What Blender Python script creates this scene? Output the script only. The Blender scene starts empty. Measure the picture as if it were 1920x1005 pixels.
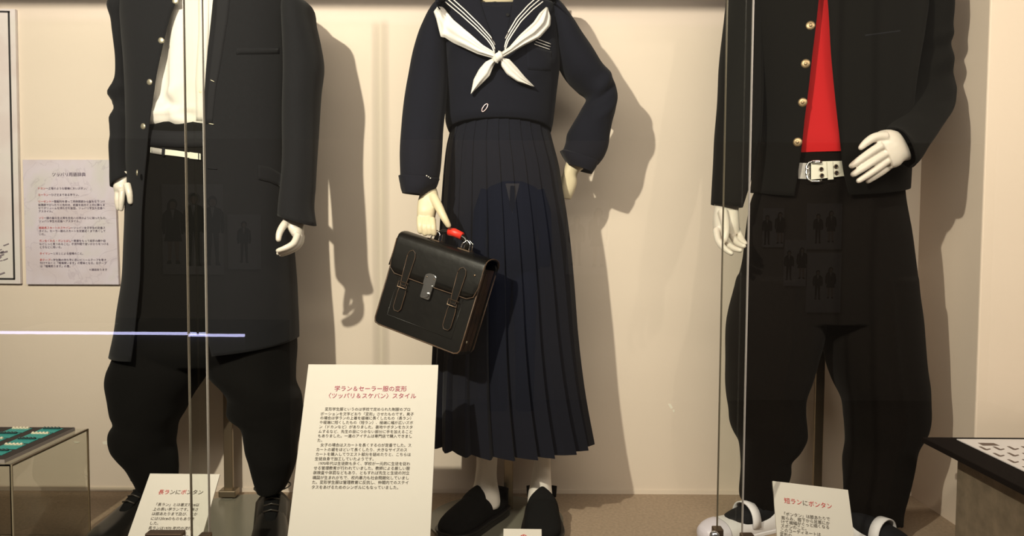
import bpy, bmesh, math, random
import numpy as np
from mathutils import Vector, Matrix, noise
from mathutils.bvhtree import BVHTree
random.seed(7)
SC = bpy.context.scene
COL = SC.collection
PI = math.pi
# ------------------------------------------------------------------ camera
F = 1450.0
PITCH = math.atan(73 / F)
ROLL = math.radians(0.33)
cam_d = bpy.data.cameras.new('camera')
cam = bpy.data.objects.new('camera', cam_d); COL.objects.link(cam)
CAM0 = Vector((0, 0, .8))
CM = Matrix.Rotation(PI / 2 - PITCH, 3, 'X') @ Matrix.Rotation(ROLL, 3, 'Z')
cam.matrix_world = Matrix.Translation(CAM0) @ CM.to_4x4()
cam_d.sensor_fit = 'HORIZONTAL'; cam_d.sensor_width = 36.0
cam_d.lens = F / 1920 * 36.0
cam_d.clip_start = .02
SC.camera = cam
CMN = np.array(CM)
# ------------------------------------------------------------------ view, world, lights
SC.view_settings.view_transform = 'Standard'
SC.view_settings.look = 'None'
SC.view_settings.gamma = 1.0
SC.view_settings.use_curve_mapping = False
SC.view_settings.exposure = 0.0
w = bpy.data.worlds.new('world'); SC.world = w; w.use_nodes = True
w.node_tree.nodes['Background'].inputs[0].default_value = (1.0, .86, .70, 1)
w.node_tree.nodes['Background'].inputs[1].default_value = .10


def light(name, kind, loc, aim, energy, col, size=.05, size_y=None, angle=None, blend=.4):
    d = bpy.data.lights.new(name, kind); o = bpy.data.objects.new(name, d); COL.objects.link(o)
    o.location = loc
    v = Vector(aim) - Vector(loc)
    o.rotation_euler = v.to_track_quat('-Z', 'Y').to_euler()
    d.energy = energy; d.color = col
    if kind == 'AREA':
        d.size = size
        if size_y: d.shape = 'RECTANGLE'; d.size_y = size_y
    else:
        d.shadow_soft_size = size
    if kind == 'SPOT':
        d.spot_size = angle; d.spot_blend = blend
    return o


light('gallery_spot', 'SPOT', (-.95, .0, 1.83), (-.22, 2.3, 1.42), 338, (1, .90, .76), .022, angle=math.radians(112), blend=1.0)
light('gallery_spot', 'SPOT', (1.17, .15, 1.95), (1.3, 2.3, 1.0), 38, (1, .86, .72), .02, angle=math.radians(62), blend=1.0)
light('added_fill_strip', 'AREA', (.5, .40, 1.76), (.5, 2.3, 1.0), 47, (1, .86, .74), 3.4, .16)  # unseen strip added as fill, lifts the shadows and the band atop the wall
light('reflection_fill', 'AREA', (0, -2.2, 2.2), (0, -4.2, .4), 30, (1, .90, .80), 3.5, .5)  # added lamp that brightens the gallery so its reflections show in the glass

# ------------------------------------------------------------------ projection from the photograph's pixels at a real depth


def ray(px, py):
    v = CMN @ np.array([(px - 960) / F, -(py - 502.5) / F, -1.0])
    return v


def P(px, py, D):
    r = ray(px, py)
    q = r * (D / r[1])
    return np.array([q[0], q[1], q[2] + .8])


def PZ(px, py, z):
    r = ray(px, py)
    q = r * ((z - .8) / r[2])
    return np.array([q[0], q[1], q[2] + .8])


# ------------------------------------------------------------------ materials
MATS = {}


def mat(name, col, rough=.6, metal=0.0, bump=0.0, bscale=60.0, var=0.0, vscale=8.0, spec=.5, sheen=0.0, col2=None, coat=0.0, stretch=None, sss=0.0):
    if name in MATS: return MATS[name]
    m = bpy.data.materials.new(name); m.use_nodes = True
    nt = m.node_tree; b = nt.nodes['Principled BSDF']
    b.inputs['Base Color'].default_value = (*col, 1)
    b.inputs['Roughness'].default_value = rough
    b.inputs['Metallic'].default_value = metal
    b.inputs['Specular IOR Level'].default_value = spec
    if sheen: b.inputs['Sheen Weight'].default_value = sheen; b.inputs['Sheen Roughness'].default_value = .5
    if coat: b.inputs['Coat Weight'].default_value = coat; b.inputs['Coat Roughness'].default_value = .12
    if sss:
        b.inputs['Subsurface Weight'].default_value = sss
        b.inputs['Subsurface Scale'].default_value = .01
    tc = nt.nodes.new('ShaderNodeTexCoord'); mp = nt.nodes.new('ShaderNodeMapping')
    nt.links.new(tc.outputs['Object'], mp.inputs[0])
    if stretch: mp.inputs['Scale'].default_value = stretch
    if var:
        n = nt.nodes.new('ShaderNodeTexNoise'); n.inputs['Scale'].default_value = vscale; n.inputs['Detail'].default_value = 6
        nt.links.new(mp.outputs[0], n.inputs['Vector'])
        r = nt.nodes.new('ShaderNodeValToRGB')
        c2 = col2 if col2 else tuple(c * (1 - var) for c in col)
        r.color_ramp.elements[0].position = .35; r.color_ramp.elements[0].color = (*c2, 1)
        r.color_ramp.elements[1].position = .65; r.color_ramp.elements[1].color = (*col, 1)
        nt.links.new(n.outputs['Fac'], r.inputs[0]); nt.links.new(r.outputs[0], b.inputs['Base Color'])
    if bump:
        n = nt.nodes.new('ShaderNodeTexNoise'); n.inputs['Scale'].default_value = bscale; n.inputs['Detail'].default_value = 4
        nt.links.new(mp.outputs[0], n.inputs['Vector'])
        bp = nt.nodes.new('ShaderNodeBump'); bp.inputs['Strength'].default_value = bump; bp.inputs['Distance'].default_value = .002
        nt.links.new(n.outputs['Fac'], bp.inputs['Height']); nt.links.new(bp.outputs[0], b.inputs['Normal'])
    MATS[name] = m
    return m


def glass(name, tint, ior=1.78):
    m = bpy.data.materials.new(name); m.use_nodes = True; nt = m.node_tree; nt.nodes.clear()
    o = nt.nodes.new('ShaderNodeOutputMaterial'); t = nt.nodes.new('ShaderNodeBsdfTransparent'); g = nt.nodes.new('ShaderNodeBsdfGlossy')
    t.inputs[0].default_value = (*tint, 1); g.inputs['Roughness'].default_value = 0.0; g.inputs['Color'].default_value = (1, 1, 1, 1)
    fr = nt.nodes.new('ShaderNodeFresnel'); fr.inputs['IOR'].default_value = ior
    mx = nt.nodes.new('ShaderNodeMixShader')
    ge = nt.nodes.new('ShaderNodeNewGeometry'); iv = nt.nodes.new('ShaderNodeMath'); iv.operation = 'SUBTRACT'; iv.inputs[0].default_value = 1.0
    ml = nt.nodes.new('ShaderNodeMath'); ml.operation = 'MULTIPLY'      # light leaving a thin sheet meets no total reflection
    nt.links.new(ge.outputs['Backfacing'], iv.inputs[1]); nt.links.new(iv.outputs[0], ml.inputs[0]); nt.links.new(fr.outputs[0], ml.inputs[1])
    nt.links.new(ml.outputs[0], mx.inputs[0]); nt.links.new(t.outputs[0], mx.inputs[1]); nt.links.new(g.outputs[0], mx.inputs[2])
    nt.links.new(mx.outputs[0], o.inputs[0])
    return m


M_WALL = mat('wall_paint', (.71, .61, .52), .9, var=.04, vscale=1.5, bump=.12, bscale=90)
M_WALL2 = mat('return_paint', (.74, .62, .52), .85, var=.03, vscale=2, bump=.1, bscale=80)
M_FLOOR = mat('case_floor', (.40, .30, .215), .75, var=.22, vscale=120, bump=.25, bscale=260)
M_FASCIA = mat('fascia_paint', (.4, .36, .3), .8)
M_GAL = mat('gallery_paint', (.30, .27, .24), .9, var=.1, vscale=1)
M_GALF = mat('gallery_floor', (.12, .10, .085), .6, var=.2, vscale=3)
M_COAT = mat('charcoal_black_wool', (.0088, .0090, .0108), .9, bump=.12, bscale=900, var=.2, vscale=300, spec=.15, sheen=.06)
M_COATF = mat('black_facing', (.008, .008, .010), .8, bump=.2, bscale=700, spec=.2)
M_TROU = mat('black_trouser_wool', (.0050, .0046, .0042), .95, bump=.12, bscale=900, var=.2, vscale=300, spec=.1, sheen=.02)
M_COATR = mat('warm_black_wool', (.0050, .0046, .0040), .95, bump=.12, bscale=900, var=.2, vscale=300, spec=.1, sheen=.02)
M_TROUR = mat('brown_black_wool', (.0045, .0031, .0024), .95, bump=.35, bscale=800, var=.25, vscale=250, spec=.08, sheen=.02)
M_NAVY = mat('navy_serge', (.0056, .0064, .0125), .9, bump=.12, bscale=900, var=.2, vscale=300, spec=.15, sheen=.04)
M_SKIRT = mat('navy_skirt_serge', (.0056, .0064, .0125), .9, bump=.12, bscale=900, var=.2, vscale=300, spec=.15, sheen=.05)
M_WHITE = mat('white_cotton', (.66, .62, .57), .8, bump=.15, bscale=500, spec=.2)
M_SCARF = mat('white_scarf_cotton', (.70, .67, .64), .75, bump=.12, bscale=600, spec=.3)
M_STRIPE = mat('white_braid', (.62, .59, .58), .7)
M_RED = mat('red_cotton', (.40, .006, .008), .8, bump=.1, bscale=500, spec=.2)
M_SKIN = mat('mannequin_plastic', (.66, .60, .53), .38, spec=.5, sss=.05)
M_SKINW = mat('ivory_mannequin_plastic', (.64, .55, .38), .45, spec=.4)
M_SOCK = mat('white_sock_knit', (.82, .76, .70), .9, bump=.4, bscale=400)
M_BELT = mat('white_leather', (.60, .58, .49), .45, bump=.1, bscale=150)
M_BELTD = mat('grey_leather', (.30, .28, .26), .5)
M_GOLD = mat('aged_brass', (.40, .29, .17), .48, metal=.85, var=.3, vscale=200)
M_SILV = mat('champagne_metal', (.62, .56, .42), .42, metal=.8, var=.3, vscale=300)
M_CHROME = mat('chrome', (.75, .75, .76), .15, metal=1)
M_STEEL = mat('brushed_steel_post', (.30, .24, .17), .35, metal=.9)
M_LEATH = mat('black_shoe_leather', (.010, .009, .008), .28, bump=.1, bscale=80, spec=.5)
M_BAG = mat('worn_black_leather', (.0045, .004, .003), .36, bump=.2, bscale=60, var=.4, vscale=14, spec=.32, coat=.06)
M_BAGB = mat('brown_worn_leather', (.03, .013, .006), .4, bump=.3, bscale=60, var=.7, vscale=25)
M_PIPE = mat('brown_piping', (.10, .055, .03), .5, var=.6, vscale=40)
M_REDT = mat('red_tape', (.70, .03, .015), .45)
M_RUBBER = mat('black_sole', (.010, .009, .009), .35, spec=.5)
M_SUEDE = mat('black_knit_upper', (.007, .007, .007), .95, bump=.6, bscale=500, spec=.1)
M_SHOEW = mat('white_canvas_rubber', (.74, .72, .74), .55)
M_INK = mat('grey_ink', (.10, .085, .07), .9)
M_INKR = mat('red_ink', (.55, .06, .06), .9)
M_INKP = mat('pink_ink', (.40, .07, .12), .9)
M_INKD = mat('purple_ink', (.10, .07, .12), .9)
M_CARD = mat('cream_sign_board', (.60, .56, .51), .7)
M_CARDE = mat('sign_edge', (.9, .88, .84), .6)
M_TEAL = mat('teal_card', (.03, .34, .32), .6, var=.2, vscale=5)
M_BLACKB = mat('dark_display_board', (.035, .025, .022), .9, bump=.3, bscale=400)
M_BOARDE = mat('grey_board_edge', (.32, .28, .26), .8)
M_CREAM = mat('cream_beads', (.75, .66, .50), .4)
M_BEADD = mat('dark_beads', (.02, .05, .05), .4)
M_FELT = mat('dark_brown_felt', (.012, .008, .007), .95, bump=.6, bscale=500, var=.4, vscale=400, spec=.1)
M_CONC = mat('plinth_concrete', (.27, .205, .14), .9, var=.3, vscale=28, bump=.4, bscale=90)
M_CONCE = mat('plinth_edge', (.09, .06, .04), .8)
M_PAPER = mat('paper', (.80, .74, .74), .8)
M_PRINT = mat('brown_print', (.17, .12, .10), .9)
M_EDGE = mat('glass_edge', (.10, .085, .06), .3, spec=.6)
M_EDGEB = mat('bright_glass_edge', (.30, .28, .26), .3, spec=.6)
M_BRONZE = mat('bronze_metal', (.16, .11, .075), .35, metal=.85)
M_GLASS = glass('glass', (.975, .985, .965))
M_ACR = glass('acrylic', (.965, .965, .94), 1.5)
M_DISC = mat('grey_glass_disc', (.20, .19, .15), .22, spec=.6)

# posters
def poster_mat(name, c1, c2, c3, vein):
    m = bpy.data.materials.new(name); m.use_nodes = True; nt = m.node_tree; b = nt.nodes['Principled BSDF']
    b.inputs['Roughness'].default_value = .6
    tc = nt.nodes.new('ShaderNodeTexCoord')
    n = nt.nodes.new('ShaderNodeTexNoise'); n.inputs['Scale'].default_value = 7; n.inputs['Detail'].default_value = 3
    nt.links.new(tc.outputs['Object'], n.inputs['Vector'])
    r = nt.nodes.new('ShaderNodeValToRGB')
    r.color_ramp.elements[0].position = .38; r.color_ramp.elements[0].color = (*c1, 1)
    r.color_ramp.elements[1].position = .66; r.color_ramp.elements[1].color = (*c3, 1)
    e = r.color_ramp.elements.new(.52); e.color = (*c2, 1)
    nt.links.new(n.outputs['Fac'], r.inputs[0])
    v = nt.nodes.new('ShaderNodeTexNoise'); v.inputs['Scale'].default_value = 9; v.inputs['Detail'].default_value = 8; v.inputs['Distortion'].default_value = 1.2
    nt.links.new(tc.outputs['Object'], v.inputs['Vector'])
    mm = nt.nodes.new('ShaderNodeMath'); mm.operation = 'SUBTRACT'; mm.inputs[1].default_value = .5
    nt.links.new(v.outputs['Fac'], mm.inputs[0])
    ab = nt.nodes.new('ShaderNodeMath'); ab.operation = 'ABSOLUTE'; nt.links.new(mm.outputs[0], ab.inputs[0])
    rr = nt.nodes.new('ShaderNodeValToRGB')
    rr.color_ramp.elements[0].position = 0; rr.color_ramp.elements[0].color = (vein, vein, vein, 1)
    rr.color_ramp.elements[1].position = .012; rr.color_ramp.elements[1].color = (0, 0, 0, 1)
    nt.links.new(ab.outputs[0], rr.inputs[0])
    mx = nt.nodes.new('ShaderNodeMix'); mx.data_type = 'RGBA'
    nt.links.new(rr.outputs[0], mx.inputs[0]); nt.links.new(r.outputs[0], mx.inputs[6]); mx.inputs[7].default_value = (.28, .22, .30, 1)
    nt.links.new(mx.outputs[2], b.inputs['Base Color'])
    return m


M_POST2 = poster_mat('lavender_marble_print', (.56, .49, .54), (.60, .54, .62), (.56, .53, .53), .32)
M_POST1 = poster_mat('pink_white_print', (.64, .56, .56), (.68, .62, .62), (.66, .62, .60), .05)

# ------------------------------------------------------------------ object helpers


class Root:
    def __init__(s, name, label, cat, loc, group=None):
        o = bpy.data.objects.new(name, None); COL.objects.link(o)
        o.location = loc; o['label'] = label; o['category'] = cat
        if group: o['group'] = group
        s.o = o; s.loc = np.array(loc, float)
        o.empty_display_size = .05


def link(name, V, Fc, m, parent=None, smooth=True, sol=0.0, bevel=0.0, remesh=0.0, label=None, kind=None, subsurf=0, smoothit=0, orig=None, mats=None, fmat=None):
    """parent: Root or object (part). V in world coordinates."""
    V = np.array(V, float)
    base = np.zeros(3)
    if isinstance(parent, Root): base = parent.loc
    elif parent is not None: base = parent['_b'] if False else BASE[parent.name]
    elif orig is not None: base = np.array(orig, float)
    me = bpy.data.meshes.new(name)
    me.from_pydata((V - base).tolist(), [], [tuple(int(i) for i in f) for f in Fc])
    me.materials.append(m)
    if mats:
        for x in mats: me.materials.append(x)
        for p, k in zip(me.polygons, fmat): p.material_index = k
    bm = bmesh.new(); bm.from_mesh(me)
    if remesh or not sol:
        pass
    bmesh.ops.recalc_face_normals(bm, faces=bm.faces)
    bm.to_mesh(me); bm.free()
    if smooth: me.shade_smooth()
    o = bpy.data.objects.new(name, me); COL.objects.link(o)
    if isinstance(parent, Root): o.parent = parent.o
    elif parent is not None: o.parent = parent
    elif orig is not None: o.location = orig
    BASE[o.name] = base
    if remesh:
        md = o.modifiers.new('r', 'REMESH'); md.mode = 'VOXEL'; md.voxel_size = remesh; md.use_smooth_shade = True
        if smoothit:
            s = o.modifiers.new('s', 'SMOOTH'); s.iterations = smoothit; s.factor = .5
    if subsurf:
        s = o.modifiers.new('ss', 'SUBSURF'); s.levels = subsurf; s.render_levels = subsurf
    if sol:
        s = o.modifiers.new('sol', 'SOLIDIFY'); s.thickness = sol; s.offset = 0
    if bevel:
        b = o.modifiers.new('b', 'BEVEL'); b.width = bevel; b.segments = 2; b.limit_method = 'ANGLE'
        if not smooth: pass
    if label: o['label'] = label
    if kind: o['kind'] = kind
    return o


BASE = {}


class MB:
    def __init__(s): s.V = []; s.F = []

    def add(s, V, Fc):
        k = len(s.V); s.V += [tuple(v) for v in V]; s.F += [tuple(i + k for i in f) for f in Fc]; return s

    def box(s, c, d, R=None):
        c = np.array(c, float); d = np.array(d, float) / 2
        V = []
        for x in (-1, 1):
            for y in (-1, 1):
                for z in (-1, 1):
                    v = np.array([x, y, z]) * d
                    if R is not None: v = R @ v
                    V.append(c + v)
        return s.add(V, [(0, 1, 3, 2), (4, 6, 7, 5), (0, 4, 5, 1), (2, 3, 7, 6), (0, 2, 6, 4), (1, 5, 7, 3)])

    def tube(s, pts, r, m=10, cap=True, flat=1.0):
        pts = [np.array(p, float) for p in pts]; n = len(pts)
        rs = r if hasattr(r, '__len__') else [r] * n
        V = []; up = None
        for i, p in enumerate(pts):
            t = pts[min(i + 1, n - 1)] - pts[max(i - 1, 0)]; t /= (np.linalg.norm(t) + 1e-12)
            if up is None:
                up = np.array([0, 0, 1.]) if abs(t[2]) < .9 else np.array([0, 1., 0])
            a = np.cross(t, up); a /= (np.linalg.norm(a) + 1e-12); b = np.cross(a, t); up = b
            for j in range(m):
                th = 2 * PI * j / m
                V.append(p + rs[i] * (a * math.cos(th) + b * math.sin(th) * flat))
        Fc = grid_faces(n, m, True)
        if cap: Fc += [tuple(range(m - 1, -1, -1)), tuple((n - 1) * m + j for j in range(m))]
        return s.add(V, Fc)

    def dome(s, c, nrm, r, h, m=14, rings=4):
        c = np.array(c, float); nrm = np.array(nrm, float); nrm /= np.linalg.norm(nrm)
        a = np.cross(nrm, [0, 0, 1.]); a /= np.linalg.norm(a); b = np.cross(nrm, a)
        V = []
        prof = [(1, 0), (1, h * .3)] + [(math.cos(t), h * (.3 + .7 * math.sin(t))) for t in np.linspace(.25, PI / 2 - .15, rings)]
        for q, z in prof:
            for j in range(m):
                th = 2 * PI * j / m
                V.append(c + r * q * (a * math.cos(th) + b * math.sin(th)) + nrm * z)
        n = len(prof)
        Fc = grid_faces(n, m, True) + [tuple(range(m - 1, -1, -1)), tuple((n - 1) * m + j for j in range(m))]
        return s.add(V, Fc)

    def link(s, name, m, parent=None, **k): return link(name, s.V, s.F, m, parent, **k)


def grid_faces(n, m, wrap):
    Fc = []
    for i in range(n - 1):
        for j in range(m if wrap else m - 1):
            a = i * m + j; b = i * m + (j + 1) % m
            Fc.append((a, b, b + m, a + m))
    return Fc


def smooth_interp(st, n):
    """Catmull-Rom rows through the stations"""
    A = np.array(st, float); k = len(A)
    mid = np.stack([(A[:, 0] + A[:, 2]) / 2, (A[:, 1] + A[:, 3]) / 2], 1)
    d = np.r_[0, np.cumsum(np.maximum(np.linalg.norm(np.diff(mid, axis=0), axis=1), 3.0))]
    T = np.linspace(0, d[-1], n)
    # cubic hermite with finite difference tangents, limited
    m = np.zeros_like(A)
    dl = np.diff(A, axis=0) / np.diff(d)[:, None]
    m[0] = dl[0]; m[-1] = dl[-1]
    for i in range(1, k - 1):
        h0 = d[i] - d[i - 1]; h1 = d[i + 1] - d[i]
        m[i] = (dl[i - 1] * h1 + dl[i] * h0) / (h0 + h1)
    out = []
    for t in T:
        i = min(max(np.searchsorted(d, t, side='right') - 1, 0), k - 2); h = d[i + 1] - d[i]; u = (t - d[i]) / h
        out.append((2 * u**3 - 3 * u**2 + 1) * A[i] + (u**3 - 2 * u**2 + u) * h * m[i] + (-2 * u**3 + 3 * u**2) * A[i + 1] + (u**3 - u**2) * h * m[i + 1])
    return np.array(out)


def nz(p, s, seed=0.0):
    return noise.noise(Vector((p[0] * s + seed, p[1] * s + seed * .7, p[2] * s)))


def loft(st, n=48, m=72, e=2.3, disp=None, opening=False, cap=False, zf=None, wr=0.0, ws=14.0, seed=0.0, wz=.45, folds=None):
    """st rows: x1,y1,x2,y2,D,rd[,ol,or]  (px, px, px, px, metres, metres, px opening edges).
    rings are ellipses whose ends touch the two outline points, bulging rd towards and away from the viewer.
    folds: list of (s0, width, amp, theta0, spread, slant): cloth ridges"""
    R = smooth_interp(st, n)
    V = np.zeros((n, m, 3))
    for i, r in enumerate(R):
        a = P(r[0], r[1], r[4]); b = P(r[2], r[3], r[4])
        c = (a + b) / 2; h = (b - a) / 2; rd = r[5]
        hw = np.linalg.norm(h)
        if opening:
            Df = r[4] - rd * .97
            ol = P(r[6], (r[1] + r[3]) / 2, Df)[0]; orr = P(r[7], (r[1] + r[3]) / 2, Df)[0]
            kl = max(-.999, min(.999, (ol - c[0]) / h[0])); kr = max(-.999, min(.999, (orr - c[0]) / h[0]))
            tl = math.acos(math.copysign(abs(kl)**(e / 2), kl)); tr = math.acos(math.copysign(abs(kr)**(e / 2), kr))
            # denser columns at the front on both sides
            th = tl + (2 * PI + tr - tl) * np.linspace(0, 1, m)
        else:
            th = np.linspace(0, 2 * PI, m, endpoint=False)
        ct, sn = np.cos(th), np.sin(th)
        x = np.sign(ct) * np.abs(ct)**(2 / e); y = np.sign(sn) * np.abs(sn)**(2 / e)
        pts = c[None] + x[:, None] * h[None] + y[:, None] * np.array([0, -rd, 0])[None]
        nn = (ct[:, None] * (h / hw)[None] * 1.0 + sn[:, None] * np.array([0, -1., 0])[None])
        s = i / (n - 1)
        dv = np.zeros(m)
        if disp is not None: dv += np.array([disp(s, t) for t in th])
        if folds:
            for (s0, wd, amp, t0, sp, sl) in folds:
                dt = (th - t0 + PI) % (2 * PI) - PI
                q = (s - s0 - sl * dt) / wd
                dv += amp * np.exp(-q * q) * np.exp(-(dt / sp)**2)
        if wr:
            for j in range(m):
                p = pts[j]
                dv[j] += wr * noise.noise(Vector((p[0] * ws + seed, p[1] * ws, p[2] * ws * wz + seed)))
        pts = pts + nn * dv[:, None]
        if zf is not None:
            pts[:, 2] += np.array([zf(s, t) for t in th])
        V[i] = pts
    Fc = grid_faces(n, m, not opening)
    if cap and not opening:
        Fc += [tuple(range(m - 1, -1, -1)), tuple((n - 1) * m + j for j in range(m))]
    return V.reshape(-1, 3), Fc


def bvh_of(*parts):
    V = []; Fc = []
    for v, f in parts:
        k = len(V); V += [tuple(x) for x in v]; Fc += [tuple(i + k for i in q) for q in f]
    return BVHTree.FromPolygons(V, Fc)


def on(bvh, px, py, off=.0, fall=1.95):
    r = ray(px, py); d = Vector(r).normalized()
    hit = bvh.ray_cast(CAM0, d)
    if hit[0] is None:
        p = P(px, py, fall); return p - np.array(d) * off
    return np.array(hit[0]) - np.array(d) * off


def nrm_on(bvh, px, py):
    d = Vector(ray(px, py)).normalized()
    h = bvh.ray_cast(CAM0, d)
    if h[0] is None: return np.array([0, -1., 0])
    n = np.array(h[1])
    return n if n[1] < 0 else -n


def poly(pts, t):
    """point at parameter t (0-1 by length) of a px polyline"""
    A = np.array(pts, float); d = np.r_[0, np.cumsum(np.linalg.norm(np.diff(A[:, :2], axis=0), axis=1))]
    T = t * d[-1]
    return np.array([np.interp(T, d, A[:, k]) for k in range(A.shape[1])])


def drape(bvh, A, B, n, m, off, thick=.0015, fall=1.95, flat=0.0):
    """a thin sheet between px polylines A and B lying off metres above the garment; off may be f(u,v)"""
    G = np.zeros((n, m, 3))
    for i in range(n):
        u = i / (n - 1); a = poly(A, u); b = poly(B, u)
        for j in range(m):
            v = j / (m - 1); q = a + (b - a) * v
            o = off(u, v) if callable(off) else off
            G[i, j] = on(bvh, q[0], q[1], o, fall)
    if flat:
        for _ in range(int(flat)):
            H = G.copy()
            H[1:-1, :, 1] = (G[:-2, :, 1] + G[2:, :, 1] + 2 * G[1:-1, :, 1]) / 4
            G = H
    return sheet(G, thick)


def sheet(G, thick):
    n, m, _ = G.shape
    back = G.copy(); back[:, :, 1] += thick
    V = np.concatenate([G.reshape(-1, 3), back.reshape(-1, 3)]); k = n * m
    Fc = [];
    for i in range(n - 1):
        for j in range(m - 1):
            a = i * m + j
            Fc.append((a, a + 1, a + m + 1, a + m)); Fc.append((k + a, k + a + m, k + a + m + 1, k + a + 1))
    for i in range(n - 1):
        a = i * m; Fc.append((a, a + m, k + a + m, k + a)); a = i * m + m - 1; Fc.append((a, k + a, k + a + m, a + m))
    for j in range(m - 1):
        Fc.append((j, k + j, k + j + 1, j + 1)); a = (n - 1) * m + j; Fc.append((a, a + 1, k + a + 1, k + a))
    return V, Fc


def struct(name, mb, m, **k):
    k.setdefault('smooth', False)
    return mb.link(name, m, None, kind='structure', **k)


def text_mesh(body, size, align='LEFT', spacing=1.0, line=1.0):
    c = bpy.data.curves.new('lettering', 'FONT'); c.body = body; c.size = size; c.align_x = align
    c.space_character = spacing; c.space_line = line; c.resolution_u = 2; c.offset = 0
    o = bpy.data.objects.new('lettering', c); COL.objects.link(o)
    dg = bpy.context.evaluated_depsgraph_get()
    me = bpy.data.meshes.new_from_object(o.evaluated_get(dg))
    V = np.array([v.co[:] for v in me.vertices]).reshape(-1, 3); Fc = [tuple(p.vertices) for p in me.polygons]
    bpy.data.objects.remove(o); bpy.data.curves.remove(c); bpy.data.meshes.remove(me)
    return V, Fc


def lettering(name, lines, O, ex, ey, w_units, m, parent, off=.0012, nrm=None):
    """lines: (text, x, y, em size) in board metres from the top-left corner O (ey points down)"""
    mb = MB()
    nrm = np.cross(ex, -ey) if nrm is None else nrm
    for (t, x, y, s) in lines:
        V, Fc = text_mesh(t, s)
        if len(V) == 0: continue
        W = O + np.outer(V[:, 0] * w_units + x, ex) + np.outer(y - V[:, 1], ey) + nrm * off
        mb.add(W, Fc)
    return mb.link(name, m, parent, smooth=False)


# ================================================================== THE SETTING
WD = 2.31                                    # depth of the back wall
XR = 1.214
struct('wall_back', MB().box((-.6, WD + .05, 1.0), (5.2 if False else 3.63, .1, 2.6 - .4)) if False else MB().box(((XR - 3.2) / 2, WD + .05, .95), (XR + 3.2, .1, 2.1)), M_WALL)
struct('wall_right', MB().box((XR + 1.0, 2.0 + .25, .95), (2.0, .5, 2.1)), M_WALL2, bevel=.004)
struct('floor', MB().box((0, 1.85, -.05), (6.4, 1.0, .1)).box((0, 1.37, -.4), (6.4, .04, .8)), M_FLOOR)
struct('trim_1', MB().box((0, 1.52, 1.84), (6.4, .14, .50)), M_FASCIA)
struct('baseboard_back', MB().box(((XR - 3.2) / 2, WD - .002, .006), (XR + 3.2, .004, .012)), M_WALL)
_wall = bpy.data.objects['wall_back']
M_PATCH = mat('bare_filler', (.80, .76, .66), .8)
for _pts in ([(192, 828), (206, 826), (222, 829), (238, 827), (240, 833), (220, 836), (204, 834), (193, 833)], [(1252, 757), (1257, 757), (1262, 765), (1258, 767)], [(1261, 768), (1265, 768), (1265, 773), (1262, 773)], [(138, 827), (150, 828), (147, 831), (140, 831)], [(1862, 0), (1862, 0), (1862, 0)]):
    if _pts[0] == _pts[1]: continue
    _V = [P(a, b, WD - .001) for a, b in _pts] + [P(a, b, WD + .002) for a, b in _pts]; _n = len(_pts)
    link('filler_patch', _V, [tuple(range(_n)), tuple(range(2 * _n - 1, _n - 1, -1))] + [(i, (i + 1) % _n, _n + (i + 1) % _n, _n + i) for i in range(_n)], M_PATCH, _wall, smooth=False)
# the gallery behind the photographer, seen only as reflections in the glass
struct('wall_front', MB().box((0, -4.35, .41), (9, .1, 2.42)), M_GAL)
struct('floor_front', MB().box((0, -1.5, -.85), (9, 5.8, .1)), M_GALF)


M_GPAPER = mat('gallery_print_paper', (.42, .40, .40), .8)
def framed(name, label, x, z, wd, ht, mfn, gallery_y=-4.29):
    r = Root(name, label, 'poster', (x, gallery_y, z - ht / 2))
    MB().box((x, gallery_y, z), (wd, .02, ht)).link('board', M_GPAPER, r, smooth=False)
    mfn(r, x, z, gallery_y + .012)
    return r


M_GDARK = mat('gallery_dark_cloth', (.015, .015, .02), .8)
M_GSUIT = mat('navy_suit', (.02, .035, .11), .8)


M_GSKIN = mat('print_skin_tone', (.34, .25, .20), .8)


def fig(r, x, z, y, h, skirt=False):
    """a printed standing student, flat print on the poster"""
    def pl(pts, mm, nm, dy=0.0):
        V = [(x + a * h, y + dy, z + b * h) for a, b in pts]
        link(nm, V, [tuple(range(len(V)))], mm, r, smooth=False)
    oval = lambda cx, cz, a, b, n=12: [(cx + a * math.cos(t), cz + b * math.sin(t)) for t in np.linspace(0, 2 * PI, n, endpoint=False)]
    pl([(-.035, -.42), (-.075, -.42), (-.08, -.02), (-.005, -.02)], M_GSKIN if skirt else M_GDARK, 'print_leg')
    pl([(.035, -.42), (.075, -.42), (.08, -.02), (.005, -.02)], M_GSKIN if skirt else M_GDARK, 'print_leg')
    pl([(-.03, -.46), (-.10, -.46), (-.08, -.41), (-.03, -.41)], M_GDARK, 'print_shoe')
    pl([(.03, -.46), (.10, -.46), (.08, -.41), (.03, -.41)], M_GDARK, 'print_shoe')
    pl([(-.10, .29), (-.145, .24), (-.16, .05), (-.14, -.04), (-.11, -.03), (-.105, .12)], M_GDARK, 'print_arm')
    pl([(.10, .29), (.145, .24), (.16, .05), (.14, -.04), (.11, -.03), (.105, .12)], M_GDARK, 'print_arm')
    pl([(-.10, .29), (-.03, .32), (.03, .32), (.10, .29), (.10, .0), (.13 if skirt else .095, -.14 if skirt else -.03), (-.13 if skirt else -.095, -.14 if skirt else -.03), (-.10, .0)], M_GDARK, 'print_jacket', .001)
    pl([(-.028, .31), (.028, .31), (.0, .16)], M_GPAPER, 'print_shirt', .002)
    pl(oval(0, .385, .066, .078), M_GDARK, 'print_hair', .001)
    pl(oval(.004, .368, .044, .055), M_GSKIN, 'print_face', .002)
    if skirt: pl([(-.075, .40), (-.045, .40), (-.05, .22), (-.085, .24)], M_GDARK, 'print_long_hair', .003)


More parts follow.
